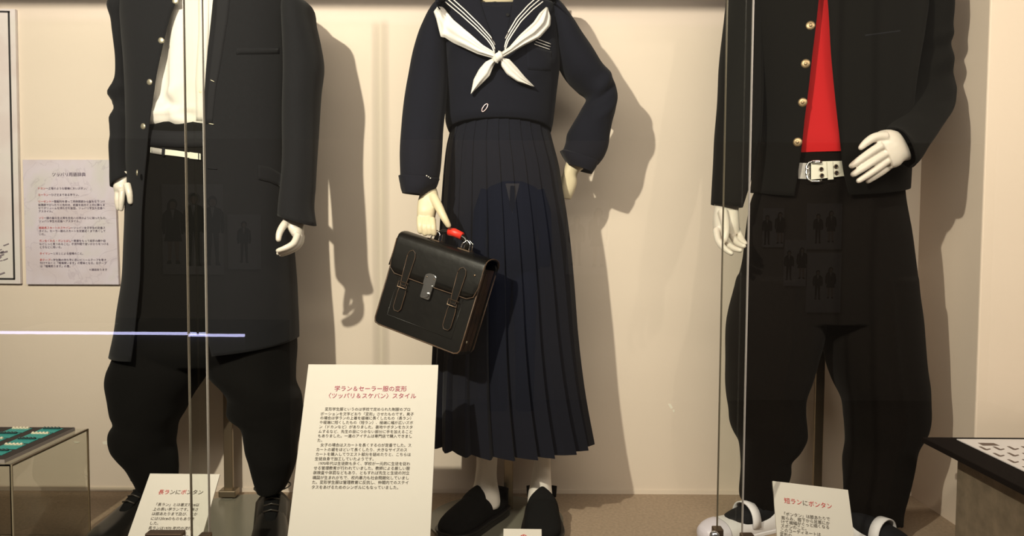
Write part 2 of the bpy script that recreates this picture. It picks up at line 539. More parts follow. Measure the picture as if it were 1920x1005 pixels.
def three(r, x, z, y):
    fig(r, x - .19, z - .02, y, .66, True); fig(r, x + .02, z, y, .74); fig(r, x + .2, z - .01, y, .70)


def one(r, x, z, y): fig(r, x, z, y, .42)


def gp(px, py):
    """a spot on the gallery wall from where its mirror image shows"""
    q = P(px, py, 2 * GLY + 4.29); return q[0], q[2]


GLY = 1.45
a_ = gp(300, 345); b_ = gp(420, 515)
framed('wall_poster', 'gallery poster of three standing figures mirrored in the glass over the long coat', (a_[0] + b_[0]) / 2, (a_[1] + b_[1]) / 2, b_[0] - a_[0], a_[1] - b_[1], three)
a_ = gp(428, 402); b_ = gp(490, 505)
framed('wall_poster', 'small gallery print of one dark suited figure mirrored in the glass', (a_[0] + b_[0]) / 2, (a_[1] + b_[1]) / 2, b_[0] - a_[0], a_[1] - b_[1], one)
a_ = gp(1062, 375); b_ = gp(1140, 515)
framed('wall_poster', 'gallery poster of two faint figures mirrored right of the skirt', (a_[0] + b_[0]) / 2, (a_[1] + b_[1]) / 2, b_[0] - a_[0], a_[1] - b_[1], lambda r, x, z, y: (fig(r, x - .1, z - .03, y, .5), fig(r, x + .1, z, y, .6, True)))
for (x0, y0, x1, y1, lb) in ((1434, 390, 1471, 464, 'upper left'), (1474, 450, 1513, 537, 'lower left'), (1517, 381, 1580, 468, 'upper right'), (1517, 474, 1578, 587, 'lower right')):
    a_ = gp(x0, y0); b_ = gp(x1, y1)
    framed('wall_poster', '%s of four dim gallery prints mirrored on the wide trousers' % lb, (a_[0] + b_[0]) / 2, (a_[1] + b_[1]) / 2, b_[0] - a_[0], a_[1] - b_[1], lambda r, x, z, y: (fig(r, x - .06, z - .02, y, .3), fig(r, x + .06, z, y, .32, True)))
# suit on a stand in the gallery
rs = Root('suit_form', 'headless dress form in navy suit mirrored in the skirt glass', 'mannequin', (0, -3.9, -.8))
mbx = MB()
def gloft(rows, m=32, e=2.2):
    V = []
    for (cx, cz, hw, rd) in rows:
        for j in range(m):
            t = 2 * PI * j / m; c, s = math.cos(t), math.sin(t)
            V.append((cx + hw * math.copysign(abs(c)**(2 / e), c), -3.9 + rd * math.copysign(abs(s)**(2 / e), s), cz))
    return V, grid_faces(len(rows), m, True) + [tuple(range(m - 1, -1, -1)), tuple((len(rows) - 1) * m + j for j in range(m))]
mbx.add(*gloft([(0, .45, .25, .15), (0, .7, .21, .13), (0, .95, .235, .14), (0, 1.12, .24, .13), (0, 1.17, .20, .11), (0, 1.215, .09, .07)]))
for s in (-1, 1):
    mbx.tube([(s * .21, -3.9, 1.13), (s * .27, -3.88, .95), (s * .29, -3.86, .7), (s * .28, -3.8, .48)], [.07, .068, .058, .05], 12)
mbx.link('jacket', M_GSUIT, rs)
MB().add([(-.06, -3.765, 1.19), (.06, -3.765, 1.19), (0, -3.755, .93)], [(0, 1, 2)]).link('shirt_front', M_WHITE, rs, smooth=False)
MB().add([(-.018, -3.75, 1.17), (.018, -3.75, 1.17), (.024, -3.745, 1.0), (0, -3.745, .94), (-.024, -3.745, 1.0)], [(0, 1, 2, 3, 4)]).link('tie', M_GDARK, rs, smooth=False)
mt = MB()
for s in (-1, 1): mt.tube([(s * .11, -3.9, .5), (s * .12, -3.9, -.2), (s * .12, -3.9, -.8)], [.12, .09, .08], 14)
mt.link('trousers', M_GSUIT, rs)
# low lit table case in the gallery
rc = Root('gallery_table_case', 'low glass table case with bluish lit rim mirrored at far left', 'display case', (-2.6, -.95, -.8))
MB().box((-2.36, -.95, -.25), (2.3, .7, 1.1)).link('case_body', M_GDARK, rc, smooth=False)
m_led = bpy.data.materials.new('led_strip'); m_led.use_nodes = True
m_led.node_tree.nodes['Principled BSDF'].inputs['Emission Color'].default_value = (.62, .62, 1, 1)
m_led.node_tree.nodes['Principled BSDF'].inputs['Emission Strength'].default_value = 9
MB().box((-2.36, -.59, .312), (2.3, .012, .012)).link('light_strip', m_led, rc, smooth=False)
for k in range(3):
    MB().box((-3.3 + .55 * k, -.9, .304), (.36, .22, .004)).link('paper_sheet', M_GPAPER, rc, smooth=False)

# ------------------------------------------------------------------ sliding glass front
GA, GB = 1.45, 1.475


def pane(name, x0, x1, y, edge_l=True, edge_r=True, lmat=M_EDGE):
    z0, z1 = .0, 1.56
    o = struct(name, MB().box(((x0 + x1) / 2, y, (z0 + z1) / 2), (x1 - x0, .008, z1 - z0)), M_GLASS)
    for f, xx in ((edge_l, x0), (edge_r, x1)):
        if f: MB().box((xx, y, (z0 + z1) / 2), (.0012, .0085, z1 - z0)).link('polished_edge', M_EDGEB if f == 2 else M_EDGE, o, smooth=False)
    return o


def gx(px, y, D): return P(px, y, D)[0]


xa = gx(386, 500, GB); xb = gx(352, 500, GA); xc = gx(1402, 500, GA); xd = gx(1354, 500, GB)
w1 = pane('window_1', -3.2, xa, GB, False, 2)
w2 = pane('window_2', xb, xc, GA, 1, 2)
w3 = pane('window_3', xd, 3.2, GB, 1, False)


def lock(parent, x0, x1, y, z, kx):
    MB().box(((x0 + x1) / 2, y, z - .012), (abs(x1 - x0), .022, .03)).link('lock_bar', M_BRONZE, parent, smooth=False, bevel=.002)
    mb = MB(); mb.dome((kx, y - .012, z - .008), (0, -1, .2), .0095, .01); mb.link('lock_knob', M_CHROME, parent)


q = P(278, 998, GA - .01); q2 = P(346, 998, GA - .01)
lock(w2, q[0], q2[0], GA - .014, q[2], P(350, 1003, GA - .02)[0])
q = P(376, 1002, GB - .01); q2 = P(396, 1002, GB - .01)
lock(w1, q[0], q2[0], GB - .014, q[2], q2[0])
q = P(1342, 998, GA - .01); q2 = P(1360, 998, GA - .01)
lock(w3, q[0], q2[0], GB - .014, q[2] - .002, q[0])
q = P(1388, 1003, GA - .01); q2 = P(1412, 1003, GA - .01)
lock(w2, q[0], q2[0], GA - .014, q[2], P(1397, 1002, GA)[0])

# ================================================================== HANDS


def hand(name, parent, palm, fingers, m=M_SKIN, label=None, vox=.0022, sm=4):
    mb = MB()
    V, Fc = loft(palm, n=14, m=24, e=2.4, cap=True); mb.add(V, Fc)
    for f in fingers:
        pts = [P(a, b, d) for (a, b, d, r) in f]; rr = [r / 1000 for *_, r in f]
        # densify
        Q = []; Rr = []
        for i in range(len(pts) - 1):
            for t in (0, .34, .67): Q.append(pts[i] * (1 - t) + pts[i + 1] * t); Rr.append(rr[i] * (1 - t) + rr[i + 1] * t)
        Q.append(pts[-1]); Rr.append(rr[-1])
        d = Q[-1] - Q[-2]; d /= np.linalg.norm(d)
        tip = Rr[-1]
        Q += [Q[-1] + d * tip * .5, Q[-1] + d * tip * .85]; Rr += [tip * .85, tip * .45]
        Q = [np.array(x) for x in Q]
        for it in range(2):
            H = [Q[0]] + [(Q[i - 1] + 2 * Q[i] + Q[i + 1]) / 4 for i in range(1, len(Q) - 1)] + [Q[-1]]; Q = H
        mb.tube(Q, Rr, 12)
    return mb.link(name, m, parent, remesh=vox, smoothit=sm, label=label)


# ================================================================== SHOES


def shoe_loft(stn, ang, ankle, m=28):
    """stn: (t along foot from heel, half width, top z, bottom z, lateral shift); returns V,F in world. ang: heading of the toe (radians, 0 = +x)"""
    ca, sa = math.cos(ang), math.sin(ang); V = []
    A = np.array(stn, float); n = 26
    t = np.linspace(0, len(A) - 1, n)
    R = np.stack([np.interp(t, range(len(A)), A[:, k]) for k in range(A.shape[1])], 1)
    for _ in range(2):
        R[1:-1] = (R[:-2] + 2 * R[1:-1] + R[2:]) / 4
    for r in R:
        for j in range(m):
            th = 2 * PI * j / m; c, s = math.cos(th), math.sin(th)
            lx = r[1] * math.copysign(abs(c)**(.75), c) + r[4]
            if s >= 0: z = r[3] + (r[2] - r[3]) * (.25 + .75 * s**.9)
            else: z = r[3] + (r[2] - r[3]) * .25 * (1 + s) if s > -1 else r[3]
            # bottom flat
            if s < 0: z = r[3] + (r[2] - r[3]) * .25 * (1 - min(1, -s * 2.2))
            V.append((ankle[0] + ca * r[0] - sa * lx, ankle[1] + sa * r[0] + ca * lx, z))
    Fc = grid_faces(n, m, True) + [tuple(range(m - 1, -1, -1)), tuple((n - 1) * m + j for j in range(m))]
    return V, Fc


def sole(stn, ang, ankle, z0, z1, grow=.003):
    ca, sa = math.cos(ang), math.sin(ang)
    L = []; Rr = []
    A = np.array(stn, float)
    t = np.linspace(0, len(A) - 1, 26)
    R = np.stack([np.interp(t, range(len(A)), A[:, k]) for k in range(A.shape[1])], 1)
    for _ in range(2): R[1:-1] = (R[:-2] + 2 * R[1:-1] + R[2:]) / 4
    for r in R:
        L.append((r[0], r[1] + grow + r[4])); Rr.append((r[0], -r[1] - grow + r[4]))
    out = L + Rr[::-1]
    V = []
    for z in (z0, z1):
        for a, b in out: V.append((ankle[0] + ca * a - sa * b, ankle[1] + sa * a + ca * b, z))
    k = len(out)
    Fc = [tuple(range(k)), tuple(range(2 * k - 1, k - 1, -1))] + [(i, (i + 1) % k, k + (i + 1) % k, k + i) for i in range(k)]
    return V, Fc


def local_pts(ang, ankle, pts):
    ca, sa = math.cos(ang), math.sin(ang)
    return [(ankle[0] + ca * a - sa * b, ankle[1] + sa * a + ca * b, z) for a, b, z in pts]


M_LACE = mat('waxed_lace', (.03, .025, .02), .45)


def brogue(root, ankle, ang):
    st = [(-.075, .020, .060, .014, 0), (-.07, .032, .075, .012, 0), (-.03, .036, .088, .012, 0), (.01, .038, .092, .012, 0), (.05, .042, .082, .012, 0), (.09, .046, .066, .012, 0), (.13, .047, .054, .012, 0), (.165, .043, .047, .012, 0), (.192, .032, .042, .013, 0), (.203, .016, .034, .015, 0)]
    up = link('shoe', *shoe_loft(st, ang, ankle), M_LEATH, root, label='black leather lace-up shoe')
    link('sole', *sole(st, ang, ankle, .0, .014, .004), M_RUBBER, up, smooth=False)
    tg = MB(); tg.tube(local_pts(ang, ankle, [(-.01, 0, .094), (.03, 0, .092), (.06, 0, .080), (.10, 0, .058)]), [.018, .019, .018, .012], 12, flat=.3)
    tg.link('tongue', M_SUEDE, up)
    for s in (-1, 1):      # the open lacing flaps
        V = []
        for t in np.linspace(0, 1, 8):
            x = -.01 + .1 * t; zt = .104 - .034 * t - .01 * t * t
            for v in np.linspace(0, 1, 5):
                V.append((x, s * (.008 + .034 * v), zt - .02 * v * v * 1.4 + .002))
        link('lacing_flap', local_pts(ang, ankle, V), grid_faces(8, 5, False), M_LEATH, up, sol=.0025)
    for k in range(4):
        x = .005 + .021 * k; z = .108 - .0085 * k
        mb = MB(); mb.tube(local_pts(ang, ankle, [(x, -.019, z - .004), (x + .006, 0, z + .003), (x + .004, .019, z - .004)]), .0024, 8)
        mb.link('lace', M_LACE, up)
    # bow
    z = .112
    for s in (-1, 1):
        mb = MB(); pts = []
        for t in np.linspace(0, 1, 14):
            a = t * 2 * PI
            pts.append((.0 - .012 * math.sin(a), s * (.022 - .022 * math.cos(a)) * 1.05, z + .012 * math.sin(t * PI) * (1 if s > 0 else .6) + .006 * math.sin(a)))
        mb.tube(local_pts(ang, ankle, pts), .0018, 6); mb.link('lace', M_LACE, up)
    return up


def platform(root, ankle, ang):
    st = [(-.078, .020, .062, .028, 0), (-.072, .031, .072, .027, 0), (-.03, .037, .066, .027, 0), (.0, .038, .066, .027, 0), (.03, .040, .082, .027, 0), (.05, .042, .092, .027, 0), (.08, .045, .086, .027, 0), (.115, .048, .075, .027, 0), (.145, .047, .064, .027, 0), (.168, .039, .053, .028, 0), (.180, .020, .042, .030, 0)]
    V, Fc = shoe_loft(st, ang, ankle)
    up = link('shoe', V, Fc, M_SUEDE, root, label='black slip-on shoe on a thick shiny sole')
    link('platform_sole', *sole(st, ang, ankle, 0.0, .024, .006), M_RUBBER, up, smooth=False, bevel=.003)
    link('welt', *sole(st, ang, ankle, .024, .030, .009), M_RUBBER, up, smooth=False, bevel=.002)
    V = []
    for t in np.linspace(0, 1, 12):
        wd = .041 * math.sqrt(max(0, 1 - (t * .97)**2.0)) + .002
        for v in np.linspace(-1, 1, 11):
            V.append((.072 - .034 * t, v * wd, .080 + .032 * t - .030 * v * v * (1 - t * .6)))
    link('tongue', local_pts(ang, ankle, V), grid_faces(12, 11, False), M_SUEDE, up, sol=.004)
    V = []
    for t in np.linspace(-1, 1, 21):
        a = t * 1.35
        for k, z in enumerate((.055, .070, .088 - .010 * math.cos(a * 1.1))):
            V.append((-.034 - .042 * math.cos(a), (.038 + .001 * k) * math.sin(a) / math.sin(1.35), z))
    link('heel_collar', local_pts(ang, ankle, V), grid_faces(21, 3, False), M_SUEDE, up, sol=.005)
    return up


def indoor_shoe(root, ankle, ang, lab):
    st = [(-.072, .020, .045, .008, 0), (-.066, .031, .058, .006, 0), (-.03, .035, .062, .006, 0), (.01, .037, .048, .006, 0), (.05, .041, .046, .006, 0), (.09, .046, .050, .006, 0), (.125, .047, .047, .006, 0), (.155, .041, .042, .006, 0), (.178, .026, .034, .007, 0), (.184, .014, .028, .009, 0)]
    up = link('shoe', *shoe_loft(st, ang, ankle), M_SHOEW, root, label=lab)
    link('sole', *sole(st, ang, ankle, 0.0, .010, .002), M_SHOEW, up, smooth=False, bevel=.002)
    # dark sock in the opening
    st2 = [(-.05, .02, .07, .03, 0), (-.02, .030, .078, .03, 0), (.03, .034, .072, .03, 0), (.065, .036, .064, .03, 0), (.092, .030, .056, .03, 0), (.104, .014, .050, .03, 0)]
    link('sock', *shoe_loft(st2, ang, ankle), M_COATF, up)
    V = []
    for t in np.linspace(0, 1, 14):
        a = PI * t
        for dx in (-.014, 0, .014):
            V.append((.040 + dx * .9, -.0425 * math.cos(a), .026 + .056 * math.sin(a)**.7))
    link('elastic_band', local_pts(ang, ankle, V), grid_faces(14, 3, False), M_SHOEW, up, sol=.0035)
    # toe cap
    st3 = [(.125, .0485, .0485, .006, 0), (.140, .0465, .0475, .006, 0), (.157, .0425, .0435, .006, 0), (.180, .027, .0355, .006, 0), (.187, .012, .027, .008, 0)]
    link('toe_cap', *shoe_loft(st3, ang, ankle), M_TOE, up)
    return up


M_TOE = mat('pale_lilac_rubber', (.66, .62, .70), .4)


def stand(root, x, y, top, side='rect', disc=.17, disc_y=None, m=M_STEEL):
    mb = MB().box((x, y, top / 2), (.026, .012, top)); mb.link('support_pole', m, root, smooth=False, bevel=.002)
    mb = MB().box((x, y, .02), (.05, .04, .02)); mb.link('pole_clamp', m, root, smooth=False, bevel=.003)
    c = MB(); n = 64; dy = disc_y if disc_y is not None else y
    V = [(x + disc * math.cos(2 * PI * j / n), dy + disc * math.sin(2 * PI * j / n), z) for z in (.0, .007) for j in range(n)]
    c.add(V, [tuple(range(n - 1, -1, -1)), tuple(range(n, 2 * n))] + [(j, (j + 1) % n, n + (j + 1) % n, n + j) for j in range(n)])
    c.link('base_disc', M_DISC, root, smooth=False)


def rows(L, D, rd):
    """(y, xl, xr[, ...]) rows to stations; D and rd numbers or lists"""
    out = []
    for i, r in enumerate(L):
        d = D[i] if hasattr(D, '__len__') else D; q = rd[i] if hasattr(rd, '__len__') else rd
        out.append((r[1], r[0], r[2], r[0], d, q) + tuple(r[3:]))
    return out


def buttons(parent, bvh, spots, r, h, m, name='button', n=18):
    first = None
    for (a, b) in spots:
        mb = MB(); nn = nrm_on(bvh, a, b); c = on(bvh, a, b, .001)
        mb.dome(c, nn, r, h, n); mb.link(name, m, parent)


# ================================================================== 1  LONG COAT MANNEQUIN (left)
D1 = 2.06
ROOT1 = Root('mannequin', 'left mannequin in an ankle-wide black trousers and long open black school coat', 'mannequin', (float(P(400, 940, D1)[0]), D1, 0))
ROOT1.o['label'] = 'left mannequin in a long open black coat, white shirt and baggy black trousers'
coat_rows = [(-62, 318, 468, 376, 398), (-40, 268, 515, 364, 401), (-14, 241, 547, 351, 402), (20, 238, 550, 337, 401), (60, 240, 547, 321, 397), (113, 244, 545, 306.6, 391), (155, 246, 543, 296, 387),
             (200, 247, 541, 288, 384.5), (246, 248, 540, 279, 384), (300, 248, 540, 272, 384), (350, 248, 541, 265, 384), (400, 248, 543, 260, 384), (460, 247, 546, 258, 384), (520, 245, 550, 256, 385),
             (580, 236, 552, 250, 387), (615, 231, 553, 246, 390), (645, 224, 553, 240, 396)]
rdc = [.07, .10, .125, .135, .138, .138, .136, .133, .130, .130, .132, .135, .14, .145, .15, .152, .155]
st = rows(coat_rows, D1, rdc)
st[-1] = (221, 660, 553, 634, D1, .155, 240, 397)
COAT1 = loft(st, n=90, m=120, e=2.5, opening=True, wr=.006, ws=7, seed=3.1, wz=.3, zf=lambda s, t: -.012 * max(0, math.sin(t)) * max(0, s - .85) / .15)
mb = MB(); mb.add(*COAT1)
sl = [(228, 4, 272, -14, 2.06, .05), (217, 13, 266, 12, 2.06, .075), (223, 48, 262, 50, 2.07, .08), (231, 88, 262, 90, 2.08, .078), (232, 125, 262, 125, 2.09, .072), (228, 150, 260, 150, 2.09, .066), (215.5, 180, 258, 178, 2.09, .062), (219, 196, 258, 200, 2.09, .062),
      (225.5, 206, 256, 212, 2.08, .06), (220.5, 218, 256, 226, 2.07, .06), (216, 260, 254, 262, 2.05, .058), (215, 310, 252, 308, 2.03, .055), (214, 352, 250, 330, 2.01, .05)]
mb.add(*loft(sl, n=60, m=36, e=2.1, wr=.004, ws=16, seed=1, wz=1.2, folds=[(.52, .03, .008, PI / 2, 1.2, .02), (.60, .025, -.008, PI / 2, 1.2, -.03), (.66, .02, .005, PI / 2, 1.0, .03), (.75, .03, -.004, PI / 2, 1.0, .02)]))
sr = [(538, -12, 562, -2, 2.06, .05), (534, 12, 581, 11, 2.06, .08), (535, 45, 588, 45, 2.05, .085), (536, 80, 596, 82, 2.05, .085), (536, 120, 603, 122, 2.05, .083), (536, 175, 599, 172, 2.04, .078), (535, 232, 596, 230, 2.03, .07), (533, 290, 592, 290, 2.01, .064), (529, 345, 588, 348, 1.99, .06),
      (525, 385, 586, 395, 1.97, .056), (524, 404, 591, 424, 1.96, .053)]
SLV1 = loft(sr, n=60, m=40, e=2.1, wr=.004, ws=10, seed=5, wz=.5)
mb.add(*SLV1)
coat = mb.link('long_coat', M_COAT, ROOT1, sol=.003)
B1 = bvh_of(COAT1, SLV1)
# front facing fold, pocket welt, hip flap, buttonholes, seam
link('front_facing', *drape(B1, [(404, -30), (403, 30), (398, 80), (392, 130), (388, 180), (386, 232)], [(434, -30), (428, 30), (420, 80), (412, 130), (405, 165), (398, 232)], 26, 5, .0025, .002), M_COATF, coat)
link('breast_pocket', *drape(B1, [(443, 90), (524, 89)], [(443, 102), (524, 101)], 14, 3, .003, .003), M_COATF, coat)
link('breast_pocket_welt', *drape(B1, [(446, 92), (521, 91)], [(446, 100), (521, 99)], 14, 3, .0045, .002), M_COAT, coat)
link('pocket_flap', *drape(B1, [(484, 309), (505, 313), (530, 328)], [(484, 336), (505, 341), (530, 352)], 12, 5, .005, .003), M_COAT, coat)
link('dart_seam', *drape(B1, [(494, 140), (495, 290)], [(495.2, 140), (496.2, 290)], 20, 2, .0006, .001), M_COATF, coat)
link('armhole_seam', *drape(B1, [(537, 20), (536, 60), (536, 120), (536, 200), (536, 300), (528, 390)], [(538.5, 20), (537.5, 60), (537.5, 120), (537.5, 200), (537.5, 300), (529.5, 390)], 30, 2, .0006, .001), M_COATF, coat)
for (a, b, c_, d_) in ((394, 149, 402, 152.5), (391, 231, 401, 232.5), (389, 315, 407, 316)):
    link('buttonhole', *drape(B1, [(a, b), (c_, d_)], [(a, b + 1.2), (c_, d_ + 1.4)], 6, 2, .004, .001), M_SILV if b < 300 else M_COATF, coat)
buttons(coat, B1, [(329, 2), (302.5, 76), (281, 154), (269, 237)], .0078, .004, M_SILV)
mb = MB(); mb.dome(P(258.5, 324, 1.925), (-.9, -.4, 0), .0078, .004); mb.link('button', M_SILV, coat)
# shirt
shr = [(-62, 330, 460), (-40, 290, 500), (-10, 262, 525), (40, 262, 525), (113, 264, 524), (160, 264, 524), (200, 264, 524), (225, 262, 526), (238, 264, 524), (244, 272, 518)]
SH1 = loft(rows(shr, D1, [.05, .08, .105, .115, .118, .118, .118, .121, .118, .108]), n=70, m=120, e=2.3, wr=.016, ws=20, seed=11, wz=.28,
           folds=[(.86, .04, .010, 1.95, .25, .3), (.90, .035, -.010, 1.75, .22, -.3), (.80, .06, .010, 2.15, .15, .5), (.93, .02, .007, 2.0, .5, .05), (.70, .25, .010, 1.78, .05, 0)])
shirt = link('shirt', *SH1, M_WHITE, ROOT1)
BS = bvh_of(SH1)
link('shirt_placket', *drape(BS, [(371, -20), (372, 60), (366, 150), (368, 242)], [(392, -20), (391, 60), (385, 150), (386, 242)], 34, 4, .002, .002), M_WHITE, shirt)
buttons(shirt, BS, [(376, 171)], .0048, .002, M_CREAM)
# trousers
hip = rows([(236, 264, 524), (262, 258, 528), (300, 256, 530), (400, 256, 536), (500, 253, 542), (560, 244, 546), (620, 235, 548), (660, 226, 550), (680, 224, 550)], D1, [.112, .118, .12, .125, .128, .13, .13, .125, .10])
ll = rows([(590, 240, 386), (640, 226, 388), (668, 219.5, 389), (690, 211, 389), (712, 206.5, 380), (748, 212, 355), (772, 218, 341), (792, 223.5, 328), (800, 216, 325), (819, 211.5, 323), (837, 217, 321), (850, 227, 324), (867, 241, 327), (890, 252, 329), (905, 259, 328), (925, 266, 322)], [2.06] * 14 + [2.07, 2.08],
          [.12, .12, .118, .118, .115, .108, .10, .095, .098, .10, .098, .09, .08, .068, .06, .055])
rl = rows([(590, 385, 550), (640, 387, 552), (675, 389, 551.5), (700, 396, 551), (722, 420, 553), (741, 433, 562), (761, 432.5, 563.5), (774, 432, 564.5), (782, 438, 564), (790, 450, 563), (822, 461, 558), (842, 466, 553), (858, 471, 552), (887, 476, 547), (903, 481, 541), (920, 488, 532)], [2.06] * 10 + [2.05, 2.04, 2.03, 2.02, 2.01, 2.0],
          [.12, .12, .118, .118, .115, .11, .105, .10, .10, .098, .09, .085, .078, .066, .06, .052])
mb = MB()
mb.add(*loft(hip, n=50, m=90, e=2.3, cap=True))
mb.add(*loft(ll, n=70, m=64, e=2.2, cap=True, wr=.006, ws=12, seed=2, wz=1))
mb.add(*loft(rl, n=70, m=64, e=2.2, cap=True, wr=.006, ws=12, seed=8, wz=1))
trou1 = mb.link('trousers', M_TROU, ROOT1, remesh=.006, smoothit=2)
BT1 = bvh_of((mb.V, mb.F))
link('waistband', *drape(BT1, [(270, 243), (330, 246), (400, 245)], [(268, 272), (330, 276), (400, 275)], 24, 4, .003, .003), M_COATF, trou1)
belt = link('belt', *drape(BT1, [(282, 276), (303, 279), (330, 282), (376, 289)], [(282, 286), (303, 289.5), (330, 292.5), (376, 299)], 24, 3, .005, .003), M_BELT, ROOT1, smooth=False, label='thin white belt')
link('belt_grey_end', *drape(BT1, [(283, 276.5), (303.5, 279)], [(283, 287), (303.5, 290)], 6, 3, .0065, .002), M_BELTD, belt, label='grey end of the belt')  # grey piece laid over the left end of the white belt
link('belt_loop', *drape(BT1, [(304, 276), (309, 277)], [(303, 292), (308, 293)], 3, 4, .008, .002), M_COATF, belt)
link('buckle', *drape(BT1, [(355, 285), (376, 288)], [(355, 297), (376, 299.5)], 6, 3, .0075, .0025), M_BELT, belt, smooth=False)
link('buckle_slot', *drape(BT1, [(371.5, 287.5), (373, 287.7)], [(371.5, 298.5), (373, 298.7)], 2, 3, .009, .002), M_COATF, belt, smooth=False)
# hands
hand('hand', ROOT1, [(219, 322, 248, 322, 2.00, .022), (217, 338, 247, 340, 2.0, .026), (216, 352, 246, 356, 1.995, .026), (217, 364, 244, 362, 1.995, .018)],
     [[(222, 356, 1.985, 8.5), (219.5, 374, 1.98, 8), (222, 391, 1.985, 6.5)], [(230, 358, 1.975, 8.5), (228, 376, 1.97, 8), (227, 392, 1.975, 6.5)],
      [(238, 345, 1.96, 9.5), (243, 362, 1.95, 8.5), (244.5, 379, 1.955, 7)], [(232, 358, 2.01, 8), (236, 374, 2.02, 7.5), (238, 386, 2.02, 6)], [(239, 356, 2.03, 7.5), (242, 368, 2.04, 7), (243, 378, 2.04, 5.5)]])
mbc = MB()
hand('hand', ROOT1, [(533, 403, 571, 412, 1.96, .022), (532, 414, 570, 424, 1.955, .026), (540, 428, 569, 440, 1.95, .024), (549, 442, 566, 454, 1.95, .018)],
     [[(541, 412, 1.94, 10), (530, 424, 1.92, 9.5), (523, 438, 1.91, 8.5), (522, 449, 1.905, 7)],
      [(558, 440, 1.93, 9), (552, 457, 1.91, 8.5), (536, 465, 1.90, 7.5), (521, 470, 1.90, 6)],
      [(562, 442, 1.945, 9), (558, 459, 1.925, 8.5), (540, 469, 1.915, 7.5), (522, 475, 1.915, 6)],
      [(565, 442, 1.965, 8.5), (562, 458, 1.95, 8), (549, 470, 1.94, 7), (527, 478, 1.935, 5.8)],
      [(566, 440, 1.98, 8), (566, 455, 1.975, 7), (556, 466, 1.97, 6.5), (540, 474, 1.965, 5.5)]])
neck1 = loft([(355, -95, 430, -95, 2.06, .05), (352, -60, 432, -60, 2.06, .055), (340, -30, 445, -30, 2.06, .06)], n=10, m=32, cap=True)
link('neck', *neck1, M_SKIN, ROOT1)
link('collar', *loft([(336, -96, 450, -96, 2.06, .075), (326, -62, 462, -62, 2.06, .08)], n=6, m=48), M_COAT, ROOT1, sol=.003)
pp = P(431, 942, 2.25)
stand(ROOT1, pp[0], 2.245, .56, disc=.02)
a1 = P(277, 930, 2.08)
brogue(ROOT1, (a1[0] + .006, 2.06), math.radians(-102))
a2 = P(511, 930, 2.08)
a2 = P(511, 930, 2.0)
brogue(ROOT1, (a2[0], 2.0), math.radians(-76))
mbd = MB(); n = 64
cx = (a1[0] + a2[0]) / 2 + .05
V = [(cx + .17 * math.cos(2 * PI * j / n), 2.10 + .17 * math.sin(2 * PI * j / n), z) for z in (.0, .006) for j in range(n)]
mbd.add(V, [tuple(range(n - 1, -1, -1)), tuple(range(n, 2 * n))] + [(j, (j + 1) % n, n + (j + 1) % n, n + j) for j in range(n)])
mbd.link('base_disc', M_DISC, ROOT1, smooth=False)

# ================================================================== 2  SAILOR UNIFORM MANNEQUIN (centre)
D2 = 2.08
ROOT2 = Root('mannequin', 'middle mannequin in a navy sailor blouse, white scarf and ankle-length pleated skirt', 'mannequin', (float(P(953, 960, D2)[0]), D2, 0))
tor = [(-36, 885, 985), (-20, 858, 1010), (-6, 836, 1030), (10, 824, 1043), (40, 828, 1047), (80, 832, 1049), (130, 838, 1050), (150, 838, 1047), (187, 839, 1041), (215, 838, 1037), (235, 839, 1034), (247, 843, 1031)]
TOR2 = loft(rows(tor, D2, [.05, .07, .085, .095, .112, .122, .124, .122, .118, .116, .114, .108]), n=70, m=110, e=2.35, wr=.006, ws=9, seed=4, wz=.6,
            zf=lambda s, t: .022 * max(0, math.sin(t)) * max(0, (s - .8) / .2),
            folds=[(.45, .05, .006, 2.3, .35, .25), (.5, .05, -.005, .8, .35, -.25), (.62, .06, .004, .9, .4, .2)])
slL = [(838, -2, 858, -14, 2.08, .045), (815, 14, 846, 10, 2.08, .065), (794, 50, 842, 52, 2.07, .075), (779, 94, 840, 96, 2.06, .075), (769, 145, 839, 146, 2.04, .07), (761, 190, 836, 192, 2.01, .068), (754, 240, 830, 242, 1.97, .065), (750.5, 290, 827, 292, 1.94, .062), (751, 318, 825, 318, 1.93, .06), (751.5, 333, 822, 338, 1.925, .056)]
SLL2 = loft(slL, n=60, m=48, e=2.15, wr=.004, ws=9, seed=6, wz=.6)
slR = [(1018, -12, 1035, -2, 2.08, .05), (1030, 25, 1054, 13, 2.08, .06), (1038, 70, 1075, 42, 2.08, .068), (1046, 118, 1100, 79, 2.085, .07), (1064, 149, 1124, 114, 2.09, .066), (1086, 172, 1146, 146, 2.10, .062), (1101, 186, 1155, 178, 2.10, .06), (1091, 206, 1153, 205, 2.10, .06), (1075, 232, 1148, 228, 2.10, .06), (1065, 250, 1144, 250, 2.10, .058),
       (1062, 268, 1139, 278, 2.10, .055), (1058, 280, 1130, 296, 2.10, .052), (1054, 288, 1120, 308, 2.10, .048)]
SLR2 = loft(slR, n=80, m=48, e=2.15, wr=.004, ws=14, seed=9, wz=.8, folds=[(.58, .03, .012, 1.2, .7, .05), (.63, .025, -.012, 1.4, .8, .06), (.72, .04, .006, 1.0, .5, .1), (.78, .05, -.006, 2.0, .5, -.1)])
_v, _f = TOR2; _v = np.array(_v)
_zn = P(930, 8, D2 - .09)[2]; _x0 = P(901, 4, D2 - .09)[0]; _x1 = P(960, 4, D2 - .09)[0]
_f = [q for q in _f if not (_v[list(q)].mean(0)[2] > _zn and _x0 < _v[list(q)].mean(0)[0] < _x1 and _v[list(q)].mean(0)[1] < D2)]
mb = MB(); mb.add(_v, _f); mb.add(*SLL2); mb.add(*SLR2)
blouse = mb.link('sailor_blouse', M_NAVY, ROOT2, sol=.003)
B2 = bvh_of(TOR2, SLL2, SLR2); B2T = bvh_of(TOR2)
